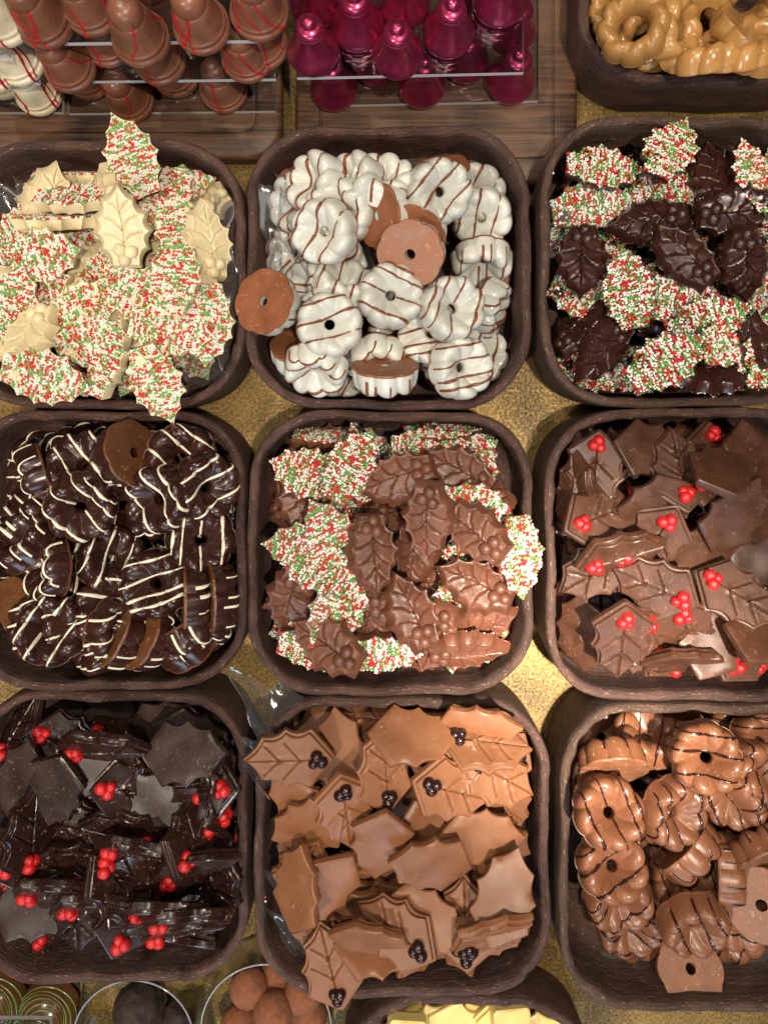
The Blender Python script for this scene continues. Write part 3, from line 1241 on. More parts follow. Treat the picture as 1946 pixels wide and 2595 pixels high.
LOOK = {'AW': ('white chocolate holly leaf', 'veined side up', 'sprinkled side up'),
        'AD': ('glossy dark chocolate holly leaf', 'veined side up', 'sprinkled side up'),
        'AM': ('milk chocolate holly leaf', 'veined side up', 'sprinkled side up'),
        'BM': ('brown leaf with red berries', 'veined side up', 'plain back up'),
        'BD': ('dark leaf with red berries', 'veined side up', 'dusty back up'),
        'BC': ('caramel leaf with dark berries', 'veined side up', 'plain back up'),
        'RW': ('white ring with brown stripes', 'lobed side up', 'brown flat back up'),
        'RD': ('dark ring with white stripes', 'lobed side up', 'brown flat back up'),
        'RM': ('milk chocolate ring with dark stripes', 'lobed side up', 'flat back up'),
        'RG': ('golden flower ring', 'lobed side up', 'flat back up')}
GROUPS = {'AW': 'white chocolate holly leaves', 'AD': 'dark chocolate holly leaves with sprinkles', 'AM': 'milk chocolate holly leaves with sprinkles',
          'BM': 'milk chocolate leaves with red berries', 'BD': 'dark chocolate leaves with red berries', 'BC': 'caramel leaves with dark berries',
          'RW': 'white striped rings', 'RD': 'dark striped rings', 'RM': 'milk chocolate striped rings', 'RG': 'golden rings'}

def rotation(ang, back, td, ta):
    a = radians(ang)
    R = Matrix.Rotation(-a, 3, 'Z')
    if back:
        R = R @ Matrix.Rotation(pi, 3, 'Y')
    d = radians(td)
    ax = Vector((-cos(d), sin(d), 0))
    return Matrix.Rotation(radians(ta), 3, ax) @ R

def sdf_in(T, X, Y, inset):
    """signed distance to the inner wall (negative inside) with gradient"""
    cx, cy = (T['x0'] + T['x1']) / 2, (T['y0'] + T['y1']) / 2
    hx, hy = (T['x1'] - T['x0']) / 2 - inset, (T['y1'] - T['y0']) / 2 - inset
    r = T['r'] - inset
    dx, dy = X - cx, Y - cy
    qx, qy = np.abs(dx) - hx + r, np.abs(dy) - hy + r
    mx, my = np.maximum(qx, 0), np.maximum(qy, 0)
    out = np.hypot(mx, my)
    d = out + np.minimum(np.maximum(qx, qy), 0) - r
    gx = np.where(out > 0, mx / (out + 1e-12), (qx > qy) * 1.0) * np.sign(dx)
    gy = np.where(out > 0, my / (out + 1e-12), (qx <= qy) * 1.0) * np.sign(dy)
    return d, gx, gy

def settle(T, K, px, py, R, ta, cap=None, xy=None, q=None, iters=5, commit=True, over=False, push=True):
    c = np.array([0, 0, K['t'] / 2])
    Rm = np.array(R)
    Q = ((K['coll'] if commit else K['coll'][::3]) - c) @ Rm.T
    zc = T['floor'] + 0.02
    H, res = T['H'], T['res']
    if over:
        H = np.maximum(H, T['wall'])
    if q is None:
        if K['type'] == 'R':
            q = 0.985 if ta < 18 else (0.975 if ta < 35 else (0.93 if ta < 58 else 0.84))
        else:
            q = 0.985 if ta < 18 else (0.95 if ta < 35 else (0.80 if ta < 55 else 0.6))
    sx = sy = 0.0
    zfl = T['floor'] + 0.0003 - Q[:, 2].min()
    for it in range(iters):
        if xy is None:
            x, y = world(px, py, zc)
        else:
            x, y = xy
        x += sx
        y += sy
        X, Y, Z = Q[:, 0] + x, Q[:, 1] + y, Q[:, 2] + zc
        low = Z < T['rim'] + 0.001
        if low.any() and push and not over:
            d, gx, gy = sdf_in(T, X[low], Y[low], 0.0066)
            k = int(np.argmax(d))
            if d[k] > 0:
                sx -= gx[k] * d[k]
                sy -= gy[k] * d[k]
                x -= gx[k] * d[k]
                y -= gy[k] * d[k]
        ix = np.clip(((Q[:, 0] + x - T['gx']) / res).astype(int), 0, H.shape[0] - 1)
        iy = np.clip(((Q[:, 1] + y - T['gy']) / res).astype(int), 0, H.shape[1] - 1)
        i0, j0 = ix.min(), iy.min()
        B = np.full((ix.max() - i0 + 1, iy.max() - j0 + 1), 1e9)
        np.minimum.at(B, (ix - i0, iy - j0), Q[:, 2])
        m = B < 1e8
        dd = H[i0:ix.max() + 1, j0:iy.max() + 1][m] - B[m]
        zc = float(np.quantile(dd, q)) - 0.0004
        zc = max(zc, zfl)
        if cap is not None:
            zc = min(zc, max(cap, zfl))
    gap = float(np.mean(zc - dd))
    if not commit:
        return zc, gap
    Tm = np.full(B.shape, -1e9)
    np.maximum.at(Tm, (ix - i0, iy - j0), Q[:, 2] + zc)
    Hs = T['H'][i0:ix.max() + 1, j0:iy.max() + 1]
    np.maximum(Hs, Tm, out=Hs)
    return x, y, zc, Q + np.array([x, y, zc])

for T in TRAYS.values():
    gx, gy = np.meshgrid(T['gx'] + (np.arange(T['H'].shape[0]) + 0.5) * T['res'], T['gy'] + (np.arange(T['H'].shape[1]) + 0.5) * T['res'], indexing='ij')
    d, _, _ = sdf_in(T, gx, gy, 0.0)
    T['wall'] = np.where((d < 0.0005) & (d > -0.006), T['rim'] + 0.0008, -1.0)
pieces = []
def add_piece(key, T, kind, px, py, ang, face, td, ta, flags='', xy=None, filler=False):
    K = KIND[kind]
    back = face in 'SB'
    rng = random.Random(hash((round(px), round(py), kind == 'x', len(pieces))) & 0xffff)
    ang += rng.uniform(-3, 3)
    cap = T['rim'] + (-0.004 if 'w' in flags else -0.013 if 'm' in flags else -0.012 if filler else 0.022 if 't' in flags else 0.0 if 'l' in flags else 0.014)
    R = rotation(ang, back, td, ta)
    if ta < 20:
        # let a loosely lying piece find the lean at which it rests lowest
        best = None
        for d2 in range(0, 360, 45):
            for t2 in (6, 14, 22):
                R2 = rotation(ang, back, d2, t2)
                zc, gap = settle(T, K, px, py, R2, 5, cap, xy, q=0.985, iters=2, commit=False, over='o' in flags)
                sc_ = zc + gap * 0.35
                if best is None or sc_ < best[0]:
                    best = (sc_, R2)
        R = best[1]
    x, y, z, pts = settle(T, K, px, py, R, ta, cap, xy, over='o' in flags, push='w' not in flags)
    mat = Matrix.Translation((x, y, z)) @ R.to_4x4() @ Matrix.Translation((0, 0, -K['t'] / 2))
    pieces.append(dict(key=key, kind=kind, back=back, ta=ta, mat=mat, pts=pts, filler=filler, low='l' in flags, n=len(pieces)))

for key, (kind, txt) in P.items():
    T = TRAYS[key]
    u0, v0, s = VIEW[key]
    rng = random.Random(len(key) * 31 + sum(map(ord, key)))
    # unseen lower layer
    step = 0.030 if kind[0] != 'R' else 0.040
    W, Hh = T['x1'] - T['x0'], T['y1'] - T['y0']
    nx, ny = int((W - 0.03) / step), int((Hh - 0.03) / step)
    for layer in range(1):
        for i in range(nx):
            for j in range(ny):
                x = T['x0'] + 0.024 + (W - 0.048) * (i + 0.5 * (j % 2) * 0.6) / max(1, nx - 0.7) + rng.uniform(-0.004, 0.004)
                y = T['y0'] + 0.024 + (Hh - 0.048) * j / max(1, ny - 1) + rng.uniform(-0.004, 0.004)
                if key in ('R4R',) and y < T['y0'] + 0.055: continue
                if key in ('R2L',) and x > T['x1'] - 0.045 and y < T['y0'] + 0.07: continue
                zz = T['floor'] + 0.01
                px = NADX + x * FPX / (CAMZ - zz)
                py = NADY - y * FPX / (CAMZ - zz)
                if not (-120 < px < IW + 120 and -120 < py < IH + 120): continue
                face = rng.choice('MS') if kind[0] in 'AB' else rng.choice('TTB')
                add_piece(key, T, kind, px, py, rng.uniform(0, 360), face, rng.uniform(0, 360), rng.uniform(0, 16), 'f', xy=(x, y), filler=True)
    rows = [r.split() for r in txt.strip().splitlines()]
    for want in ('l', '', 't'):
        if want == '':
            # more pieces wedged steeply between the lower and the upper layer
            for i in range(14 if kind[0] != 'R' else 0):
                x = rng.uniform(T['x0'] + 0.026, T['x1'] - 0.026)
                y = rng.uniform(T['y0'] + (0.05 if key == 'R4R' else 0.026), T['y1'] - 0.026)
                zz = T['floor'] + 0.02
                px, py = NADX + x * FPX / (CAMZ - zz), NADY - y * FPX / (CAMZ - zz)
                if not (-60 < px < IW + 60 and -60 < py < IH + 60): continue
                face = rng.choice('MS') if kind[0] in 'AB' else 'T'
                add_piece(key, T, kind, px, py, rng.uniform(0, 360), face, rng.uniform(0, 360), rng.uniform(24, 52), 'm', xy=(x, y), filler=True)
        for r in rows:
            fl = r[6] if len(r) > 6 else ''
            if fl.replace('o', '').replace('w', '') != want: continue
            u, v, ang, face, td, ta = float(r[0]), float(r[1]), float(r[2]), r[3], float(r[4]), float(r[5])
            add_piece(key, T, kind, u0 + u * s, v0 + v * s, ang, face, td, ta, fl)

# which pieces does the photograph's view show? (point z-buffer)
ZW, ZH = 767, 1024
zb = np.full((ZH + 2, ZW + 2), 1e9)
idb = np.full((ZH + 2, ZW + 2), -1)
def project(pts):
    d = CAMZ - pts[:, 2]
    px = (NADX + pts[:, 0] * FPX / d) * ZW / IW
    py = (NADY - pts[:, 1] * FPX / d) * ZH / IH
    return px, py, d
for pi_, p in enumerate(pieces):
    px, py, d = project(p['pts'])
    for ox in (-0.7, 0.7):
        for oy in (-0.7, 0.7):
            ix, iy = np.round(px + ox).astype(int), np.round(py + oy).astype(int)
            ok = (ix >= 0) & (iy >= 0) & (ix < ZW) & (iy < ZH)
            ix, iy, dd = ix[ok], iy[ok], d[ok]
            o = np.argsort(-dd)
            ix, iy, dd = ix[o], iy[o], dd[o]
            b = zb[iy, ix] > dd
            zb[iy[b], ix[b]] = dd[b]
            # last write of the nearest point wins because of the sort
            idb[iy[b], ix[b]] = pi_
cnt = np.bincount(idb[idb >= 0], minlength=len(pieces))
kept = []
for i, p in enumerate(pieces):
    if p['filler'] and cnt[i] < 30: continue
    if cnt[i] == 0: continue
    yy, xx = np.nonzero(idb == i)
    p['cx'], p['cy'], p['cnt'] = xx.mean() * IW / ZW, yy.mean() * IH / ZH, int(cnt[i])
    kept.append(p)
print('PIECES', len(pieces), 'kept', len(kept))

# labels: look, zone of the tray, order within the zone
def zone(p):
    x0, y0, x1, y1 = TRAYS[p['key']]['px']
    x0, x1, y0, y1 = max(x0, 0), min(x1, IW), max(y0, 0), min(y1, IH)
    fx, fy = (p['cx'] - x0) / (x1 - x0), (p['cy'] - y0) / (y1 - y0)
    cx = 0 if fx < 0.34 else (1 if fx < 0.66 else 2)
    cy = 0 if fy < 0.34 else (1 if fy < 0.66 else 2)
    return cy * 3 + cx
ZN = ['top left corner', 'top edge', 'top right corner', 'left side', 'middle', 'right side', 'bottom left corner', 'bottom edge', 'bottom right corner']
ORD = ['', 'second', 'third', 'fourth', 'fifth', 'sixth', 'seventh', 'eighth', 'ninth']
def look(p):
    nm, m, b = LOOK[p['kind']]
    full = p['cnt'] > 900
    if p['ta'] > 42: st = 'tipped on edge'
    else: st = b if p['back'] else m
    bury = p['cnt'] < 520
    return (nm, ('mostly buried' if bury else st))
buckets = {}
for p in kept:
    buckets.setdefault((p['key'], look(p), zone(p)), []).append(p)
for (key, lk, z), ps in buckets.items():
    ps.sort(key=lambda p: (p['cy'], p['cx']))
    n = len(ps)
    for i, p in enumerate(ps):
        if n == 1: pos = ''
        elif n == 2:
            a, b = ps
            if abs(a['cy'] - b['cy']) > abs(a['cx'] - b['cx']):
                pos = ', the upper one' if i == 0 else ', the lower one'
            else:
                pos = ', the left one' if p['cx'] == min(a['cx'], b['cx']) else ', the right one'
        else:
            pos = ', topmost' if i == 0 else (', lowest' if i == n - 1 else ', %s from top' % ORD[i])
        p['label'] = '%s %s, %s%s' % (lk[0], lk[1], ZN[z], pos)

NAMES = {'A': 'sprinkled_holly_leaf', 'B': 'berry_holly_leaf', 'R': 'flower_ring'}
def build_piece(p):
    K = KIND[p['kind']]
    rng = random.Random(p['n'] * 7 + 3)
    vi = rng.randrange(len(K['meshes']))
    o = obj(NAMES[K['type']], K['meshes'][vi], mat=p['mat'])
    tag(o, p['label'], 'chocolate', GROUPS[p['kind']])
    if K['type'] == 'A':
        sv = vi + 2 * rng.randrange(2)
        c = obj('sprinkles', SPR[sv], o)
        c['kind'] = 'stuff'
        for (bx, by), r in BER_A:
            b = obj('berry', K['berry'], o)
            b.location = (bx * LA, (by - 0.46) * LA, 0.0062)
            b.scale = (r * LA, r * LA, r * LA * 0.85)
    elif K['type'] == 'B':
        for (bx, by), r in BER_B:
            b = obj('berry', K['berry'], o)
            j = lambda: rng.uniform(-0.0006, 0.0006)
            b.location = (bx * LB + j(), (by - 0.47) * LB + j(), 0.0066 + j() * 0.5)
            b.scale = (r * LB * rng.uniform(0.92, 1.08), r * LB, r * LB * 0.95)
            b.rotation_euler = (rng.random(), rng.random(), rng.random())
    else:
        obj('base', K['base'], o)
        if K['driz']:
            obj('drizzle', K['driz'][rng.randrange(len(K['driz']))], o)
for p in kept:
    build_piece(p)

# ------------------------------------------------------------------ bells
def lathe(name, prof, mat, seg=48, sharp=55):
    V, Fc = [], []
    for r, z in prof:
        for i in range(seg):
            a = 2 * pi * i / seg
            V.append((r * cos(a), r * sin(a), z))
    for k in range(len(prof) - 1):
        for i in range(seg):
            j = (i + 1) % seg
            Fc.append((k * seg + i, k * seg + j, (k + 1) * seg + j, (k + 1) * seg + i))
    Fc.append(tuple(range(seg))[::-1])
    Fc.append(tuple(range((len(prof) - 1) * seg, len(prof) * seg)))
    return mesh_from(name, V, Fc, mat, None, True, sharp)

def sm(pts, n=4):
    """Catmull-Rom through the profile"""
    out = []
    for i in range(len(pts) - 1):
        p0, p1, p2, p3 = pts[max(0, i - 1)], pts[i], pts[i + 1], pts[min(len(pts) - 1, i + 2)]
        for k in range(n):
            t = k / n
            out.append(tuple(0.5 * (2 * b + (c - a) * t + (2 * a - 5 * b + 4 * c - d) * t * t + (-a + 3 * b - 3 * c + d) * t ** 3) for a, b, c, d in zip(p0, p1, p2, p3)))
    out.append(pts[-1])
    return out

PB = sm([(0.0138, 0.0), (0.0144, 0.0008), (0.0149, 0.003), (0.0146, 0.0052), (0.0138, 0.0060), (0.0134, 0.0066), (0.0136, 0.0080), (0.0133, 0.0092), (0.0127, 0.0098), (0.0119, 0.0125),
         (0.0108, 0.0180), (0.0099, 0.0225), (0.0091, 0.0250), (0.0086, 0.0256), (0.0084, 0.0262), (0.0083, 0.0290), (0.0074, 0.0325), (0.0050, 0.0350), (0.0020, 0.0360), (0.0003, 0.0361)], 3)
PP = sm([(0.0134, 0.0), (0.0143, 0.0008), (0.0149, 0.0026), (0.0148, 0.0048), (0.0136, 0.0082), (0.0117, 0.0124), (0.0101, 0.0170), (0.0088, 0.0215), (0.0080, 0.0252),
         (0.0082, 0.0256), (0.0083, 0.0266), (0.0078, 0.0274), (0.0076, 0.0282), (0.0076, 0.0292), (0.0064, 0.0308), (0.0042, 0.0318), (0.0036, 0.0324), (0.0038, 0.0338), (0.0030, 0.0356), (0.0012, 0.0364), (0.0003, 0.0365)], 3)
BELL = {'milk': lathe('bell_body', PB, M['bellmilk']), 'white': lathe('bell_body', PB, M['bellwhite']), 'purple': lathe('bell_body', PP, M['purple'])}

def bell_drizzle(seed):
    rng = random.Random(seed)
    zs = [p[1] for p in PB]
    def at(th, z):
        for (r0, z0), (r1, z1) in zip(PB[:-1], PB[1:]):
            if z0 <= z <= z1 and z1 > z0:
                r = r0 + (r1 - r0) * (z - z0) / (z1 - z0)
                n = Vector(((z1 - z0) * cos(th), (z1 - z0) * sin(th), r0 - r1)).normalized()
                return Vector((r * cos(th), r * sin(th), z)), n
        return None
    lines = []
    for _ in range(rng.randint(2, 3)):
        th = rng.uniform(-pi, 0.0) if rng.random() < 0.75 else rng.uniform(0, pi)
        dth = rng.uniform(-1.1, 1.1)
        z1, z0 = rng.uniform(0.022, 0.034), rng.uniform(0.001, 0.008)
        w = rng.uniform(0.0005, 0.0010)
        ph = rng.uniform(0, 6)
        pts = []
        for i in range(46):
            t = i / 45
            z = z1 + (z0 - z1) * t
            a = th + dth * t + 0.06 * sin(7 * t + ph)
            r = at(a, z)
            if r: pts.append(r)
        ln = []
        for i in range(len(pts) - 1):
            tv = (pts[i + 1][0] - pts[i][0]).normalized()
            ln.append((pts[i][0], tv.cross(pts[i][1]).normalized(), pts[i][1], w * (1 + 0.3 * sin(i * 0.4 + ph))))
        lines.append(ln)
    return ribbon(lines, 'drizzle', M['drizzle_red'])
BDRIZ = [bell_drizzle(60 + i) for i in range(6)]

def plate(name, px0, py0, px1, py1, z, th, parent, skew=0.0):
    """acrylic sheet, upper face at z, given by photograph pixels of its corners at that height"""
    x0, y1 = world(px0, py0, z)
    x1, y0 = world(px1, py1, z)
    V = [(x0, y0, z - th), (x1, y0 + skew, z - th), (x1, y1, z - th), (x0, y1, z - th), (x0, y0, z), (x1, y0 + skew, z), (x1, y1, z), (x0, y1, z)]
    Fc = [(3, 2, 1, 0), (4, 5, 6, 7), (0, 1, 5, 4), (1, 2, 6, 5), (2, 3, 7, 6), (3, 0, 4, 7)]
    me = mesh_from(name, V, Fc, [M['acrylic'], M['acrylic_edge']], [0, 0, 1, 1, 1, 1], False)
    return obj(name, me, parent)

def stand(label, shelves, skew):
    root = bpy.data.objects.new('acrylic_stand', None)
    COL.objects.link(root)
    tag(root, label, 'display stand', 'clear acrylic bell stands')
    zs = []
    xs = []
    for px0, px1, py1, z in shelves:
        plate('shelf', px0, -520, px1, py1, z, 0.0034, root, skew)
        zs.append(z)
        a, _ = world(px0, 0, z)
        b, _ = world(px1, 0, z)
        xs.append((a, b))
    # upright back sheet carrying the shelves, beyond the top of the picture
    yb = world(0, -330, zs[-1])[1]
    x0, x1 = max(a for a, _ in xs) + 0.001, min(b for _, b in xs) - 0.001
    V = [(x0, yb, BZ + 0.0003), (x1, yb, BZ + 0.0003), (x1, yb + 0.003, BZ + 0.0003), (x0, yb + 0.003, BZ + 0.0003)]
    V += [(x, y, zs[-1] + 0.03) for x, y, _ in V]
    me = mesh_from('back_sheet', V, [(3, 2, 1, 0), (4, 5, 6, 7), (0, 1, 5, 4), (1, 2, 6, 5), (2, 3, 7, 6), (3, 0, 4, 7)], [M['acrylic'], M['acrylic_edge']], [1, 1, 0, 1, 0, 1], False)
    obj('back_sheet', me, root)
    return root

Z1, Z2, Z3 = BZ + 0.003, 0.056, 0.094
stand('three-tier clear acrylic stand of milk chocolate bells', [(172, 697, 286, Z1), (142, 698, 205, Z2), (67, 653, 108, Z3)], 0.0016)
stand('three-tier clear acrylic stand of white bells in the top left corner', [(-400, 158, 283, Z1), (-400, 97, 208, Z2), (-400, 20, 138, Z3)], 0.0)
stand('two-tier clear acrylic stand of shiny purple bells', [(822, 1364, 266, Z1), (752, 1327, 195, 0.062)], 0.003)

def bells(kind, rows, sc, x0, y0, what):
    out = []
    for u, v, z in rows:
        px, py = x0 + u * sc, y0 + v * sc
        x, y = world(px, py, z + 0.004)
        o = obj('chocolate_bell', BELL[kind])
        o.location = (x, y, z)
        rr = random.Random(int(u * 13 + v))
        s = rr.uniform(0.97, 1.03)
        o.scale = (s, s, s)
        o.rotation_euler = (rr.uniform(-0.03, 0.03), rr.uniform(-0.03, 0.03), rr.uniform(-0.5, 0.5))
        if kind != 'purple':
            obj('drizzle', BDRIZ[rr.randrange(6)], o)
        out.append((o, px, py, z))
    levels = sorted(set(z for *_, z in out))
    nm = {0: 'bottom shelf', len(levels) - 1: 'top shelf'}
    for li, z in enumerate(levels):
        row = sorted([q for q in out if q[3] == z], key=lambda q: q[1])
        for i, (o, px, py, _) in enumerate(row):
            pos = 'leftmost' if i == 0 else ('rightmost' if i == len(row) - 1 else '%s from left' % ORD[i])
            if len(row) == 1: pos = 'alone'
            tag(o, '%s on %s, %s' % (what, nm.get(li, 'middle shelf'), pos), 'chocolate bell', what + 's')

sc = 740 / 1659
bells('milk', [(250, 110, Z3), (515, 40, Z3), (800, 215, Z3), (1145, 140, Z3), (1470, 60, Z3),
               (395, 375, Z2), (610, 225, Z2), (905, 330, Z2), (1400, 320, Z2), (930, 60, Z2), (1490, 250, Z2 ),
               (740, 555, Z1), (1270, 500, Z1), (1000, 410, Z1), (500, 420, Z1)], sc, 0, 0, 'milk chocolate bell with red streaks')
bells('white', [(20, 90, Z3), (95, 330, Z2), (-60, 380, Z2), (215, 520, Z1), (10, 420, Z1)], sc, 0, 0, 'white chocolate bell with red streaks')
sc = 800 / 1659
bells('purple', [(235, 260, 0.062), (470, 125, 0.062), (682, 275, 0.062), (945, 165, 0.062), (245, 5, 0.062), (715, 10, 0.062), (1218, -5, 0.062),
                 (345, 455, Z1), (805, 440, Z1), (1275, 415, Z1), (560, 320, Z1), (1035, 310, Z1), (1285, 150, Z1), (1100, 50, Z1), (400, 180, Z1)], sc, 680, 0, 'shiny purple bell')

# ------------------------------------------------------------------ bottom edge: jars, truffles, domes, yellow pieces
def jar(cx, cy, rp_, z, label):
    x, y = world(cx, cy, z)
    r = rp_ * (CAMZ - z) / FPX
    th = 0.0011
    root = bpy.data.objects.new('glass_jar', None)
    COL.objects.link(root)
    root.location = (x, y, 0)
    tag(root, label, 'jar', 'clear glass jars')
    me = lathe('wall', [(r * 0.97, 0.0008), (r, 0.002), (r, z - 0.0012)], M['glass'], 72)
    bm = bmesh.new()
    bm.from_mesh(me)
    bmesh.ops.delete(bm, geom=[f for f in bm.faces if len(f.verts) > 4], context='FACES_ONLY')
    bm.to_mesh(me)
    bm.free()
    obj('wall', me, root)
    me = lathe('wall', [(r - th, z - 0.0012), (r - th, 0.003)], M['glass'], 72)
    bm = bmesh.new()
    bm.from_mesh(me)
    bmesh.ops.delete(bm, geom=[f for f in bm.faces if len(f.verts) > 4], context='FACES_ONLY')
    bm.to_mesh(me)
    bm.free()
    obj('inner_wall', me, root)
    V, Fc = [], []
    for i in range(72):
        a = 2 * pi * i / 72
        for k in range(8):
            b = 2 * pi * k / 8
            rr = r - th / 2 + th * 0.5 * cos(b)
            V.append((rr * cos(a), rr * sin(a), z - 0.001 + th * 0.5 * sin(b)))
    for i in range(72):
        for k in range(8):
            Fc.append((i * 8 + k, ((i + 1) % 72) * 8 + k, ((i + 1) % 72) * 8 + (k + 1) % 8, i * 8 + (k + 1) % 8))
    obj('rim', mesh_from('rim', V, Fc, M['glass_rim']), root)
    return root

JZ = 0.030
jar(336, 2643, 156, JZ, 'clear glass jar of dark truffles under the front of the dark leaf tray')
jar(674, 2614, 168, JZ, 'clear glass jar of cocoa truffles beside the caramel leaf tray')

def lump(r, seed, mat, amp=0.06, name='truffle'):
    rng = np.random.RandomState(seed)
    bm = bmesh.new()
    bmesh.ops.create_icosphere(bm, subdivisions=4, radius=r)
    k = rng.uniform(-1, 1, (6, 3)) * 3 / r * 0.6
    ph = rng.uniform(0, 6, 6)
    from mathutils import noise as mn
    for v in bm.verts:
        n = v.co.normalized()
        d = mn.fractal(v.co * 3.2 / r + Vector((seed, 0, 0)), 1.0, 2.0, 4) * 0.8 if amp > 0.1 else sum(sin(k[i][0] * v.co.x + k[i][1] * v.co.y + k[i][2] * v.co.z + ph[i]) for i in range(6)) / 6
        v.co += n * d * r * amp
    me = bpy.data.meshes.new(name)
    bm.to_mesh(me)
    bm.free()
    me.materials.append(mat)
    me.polygons.foreach_set('use_smooth', [True] * len(me.polygons))
    return me

s0 = 960 / 1659
for i, (u, v, z, lab) in enumerate([(1090, 262, 0.020, 'upper left truffle with a small pit'), (1325, 290, 0.019, 'right truffle under the rim'),
                                     (1195, 372, 0.026, 'lower middle truffle on top'), (1052, 430, 0.018, 'lower left truffle cut by the picture edge'),
                                     (1350, 385, 0.010, 'deep lower right truffle'), (1215, 205, 0.010, 'deep truffle between the upper two')]):
    x, y = world(u * s0, 2350 + v * s0, z)
    o = obj('cocoa_truffle', lump(0.0122, i, M['cocoa'], 0.05), None, (x, y, z))
    o.scale = (1, 1, 0.92)
    tag(o, 'cocoa-dusted brown %s' % lab, 'truffle', 'cocoa truffles in the glass jar')
for i, (u, v, z, r, lab) in enumerate([(610, 365, 0.018, 0.0155, 'large rough dark truffle in the left glass jar'), (775, 420, 0.013, 0.0125, 'smaller rough dark truffle at the jar wall')]):
    x, y = world(u * s0, 2350 + v * s0, z)
    tag(obj('dark_truffle', lump(r, 30 + i, M['cocoa_dark'], 0.14), None, (x, y, z)), lab, 'truffle', 'dark truffles')

def dome(cx, cy, rpx, label):
    z0 = 0.0045
    x, y = world(cx, cy, 0.014)
    r = rpx * (CAMZ - 0.012) / FPX
    prof = [(r * cos(a) , r * 0.95 * sin(a)) for a in np.linspace(0, pi / 2 * 0.985, 22)]
    o = obj('striped_dome', lathe('dome_body', prof, M['egg'], 48), None, (x, y, z0))
    tag(o, label, 'chocolate dome', 'green striped domes')
    for k, a in enumerate([0.3, 0.48, 0.64, 0.78, 0.9, 1.01, 1.12, 1.24, 1.36]):
        ln = []
        for i in range(73):
            t = 2 * pi * i / 72
            aa = a + 0.07 * sin(t + k)
            n = Vector((cos(aa) * cos(t), cos(aa) * sin(t), sin(aa)))
            p = Vector((n.x * r, n.y * r, n.z * r * 0.95))
            tv = Vector((-sin(t), cos(t), 0))
            ln.append((p, tv.cross(n).normalized(), n, 0.00045 + 0.0003 * sin(t * 2 + k)))
        obj('stripe', ribbon([ln], 'stripe', M['egg_green']), o)
dome(113, 2583, 77, 'brown dome with green swirled stripes, whole one in the corner')
dome(-24, 2560, 77, 'brown dome with green swirled stripes, cut by the left picture edge')
root = bpy.data.objects.new('acrylic_box', None)
COL.objects.link(root)
tag(root, 'clear acrylic cover over the green striped domes', 'cover')
x0, y1 = world(-300, 2585, 0.07)
x1, y0 = world(126, 3100, 0.07)
def box(name, a, b, mats, midx, parent):
    V = [(a[0], a[1], a[2]), (b[0], a[1], a[2]), (b[0], b[1], a[2]), (a[0], b[1], a[2]), (a[0], a[1], b[2]), (b[0], a[1], b[2]), (b[0], b[1], b[2]), (a[0], b[1], b[2])]
    return obj(name, mesh_from(name, V, [(3, 2, 1, 0), (4, 5, 6, 7), (0, 1, 5, 4), (1, 2, 6, 5), (2, 3, 7, 6), (3, 0, 4, 7)], mats, midx, False), parent)
box('lid', (x0, y0, 0.0674), (x1, y1, 0.07), [M['acrylic'], M['acrylic_edge']], [0, 0, 1, 1, 1, 1], root)
box('side_panel', (x1 - 0.0026, y0, 0.0005), (x1 - 0.0001, y0 + 0.06, 0.0672), [M['acrylic'], M['acrylic_edge']], [1, 1, 1, 0, 1, 0], root)
xb, yb = world(-300, 2480, 0.003)
box('base_sheet', (x0, y0, 0.0006), (world(205, 0, 0.003)[0], yb, 0.0036), [M['acrylic'], M['acrylic_edge']], [0, 0, 1, 1, 1, 1], root)

# pale yellow pieces: leaves seen from the back plus chunky bars
def chunk_mesh(w, l, h, mat):
    f = lambda d: rrect(-w / 2 + d, -l / 2 + d, w / 2 - d, l / 2 - d, 0.003, 5, 3)
    loops = [(f(0.0006), 0), (f(0), 0.0006), (f(0.0008), h - 0.0008), (f(0.0018), h)]
    n = len(loops[0][0])
    V, Fc = [], []
    for lp, z in loops:
        V += [(x, y, z) for x, y in lp]
    for k in range(len(loops) - 1):
        for i in range(n):
            j = (i + 1) % n
            Fc.append((k * n + i, k * n + j, (k + 1) * n + j, (k + 1) * n + i))
    Fc += [tuple(range(n))[::-1], tuple(range((len(loops) - 1) * n, len(loops) * n))]
    return mesh_from('yellow_piece', V, Fc, mat, None, True, 35)
YB, _ = leaf_mesh('holly_leaf', OUT_B[0], LEV_B, veins_B(LB, 0.47), 0.0010, 0.0007, 0.0, M['yellow'], M['yellow'], 0.0003, seed=3, sharp=32)
s1 = 860 / 1659
rowsY = [('c', 400, 440, 0.034, 5, 8, 'square pale yellow block with a flat glossy top'), ('c', 960, 455, 0.030, -4, 6, 'long pale yellow bar at the tray centre'),
         ('l', 560, 425, 0.027, 70, 14, 'pale yellow leaf leaning behind the square block'), ('l', 720, 440, 0.028, 120, 16, 'ridged pale yellow leaf in the middle of the low tray'),
         ('l', 1150, 455, 0.026, 60, 10, 'pale yellow leaf at the right end of the low tray'), ('l', 905, 400, 0.024, 180, 8, 'pale yellow leaf with a red berry by the tray rim'),
         ('l', 260, 470, 0.024, 20, 12, 'pale yellow leaf at the left end of the low tray'), ('l', 830, 520, 0.022, 90, 5, 'pale yellow leaf lying flat under the long bar')]
CH = chunk_mesh(0.024, 0.03, 0.008, M['yellow'])
redb = ico(1.0, 3, M['red'], 'berry')
TY = TRAYS['YL']
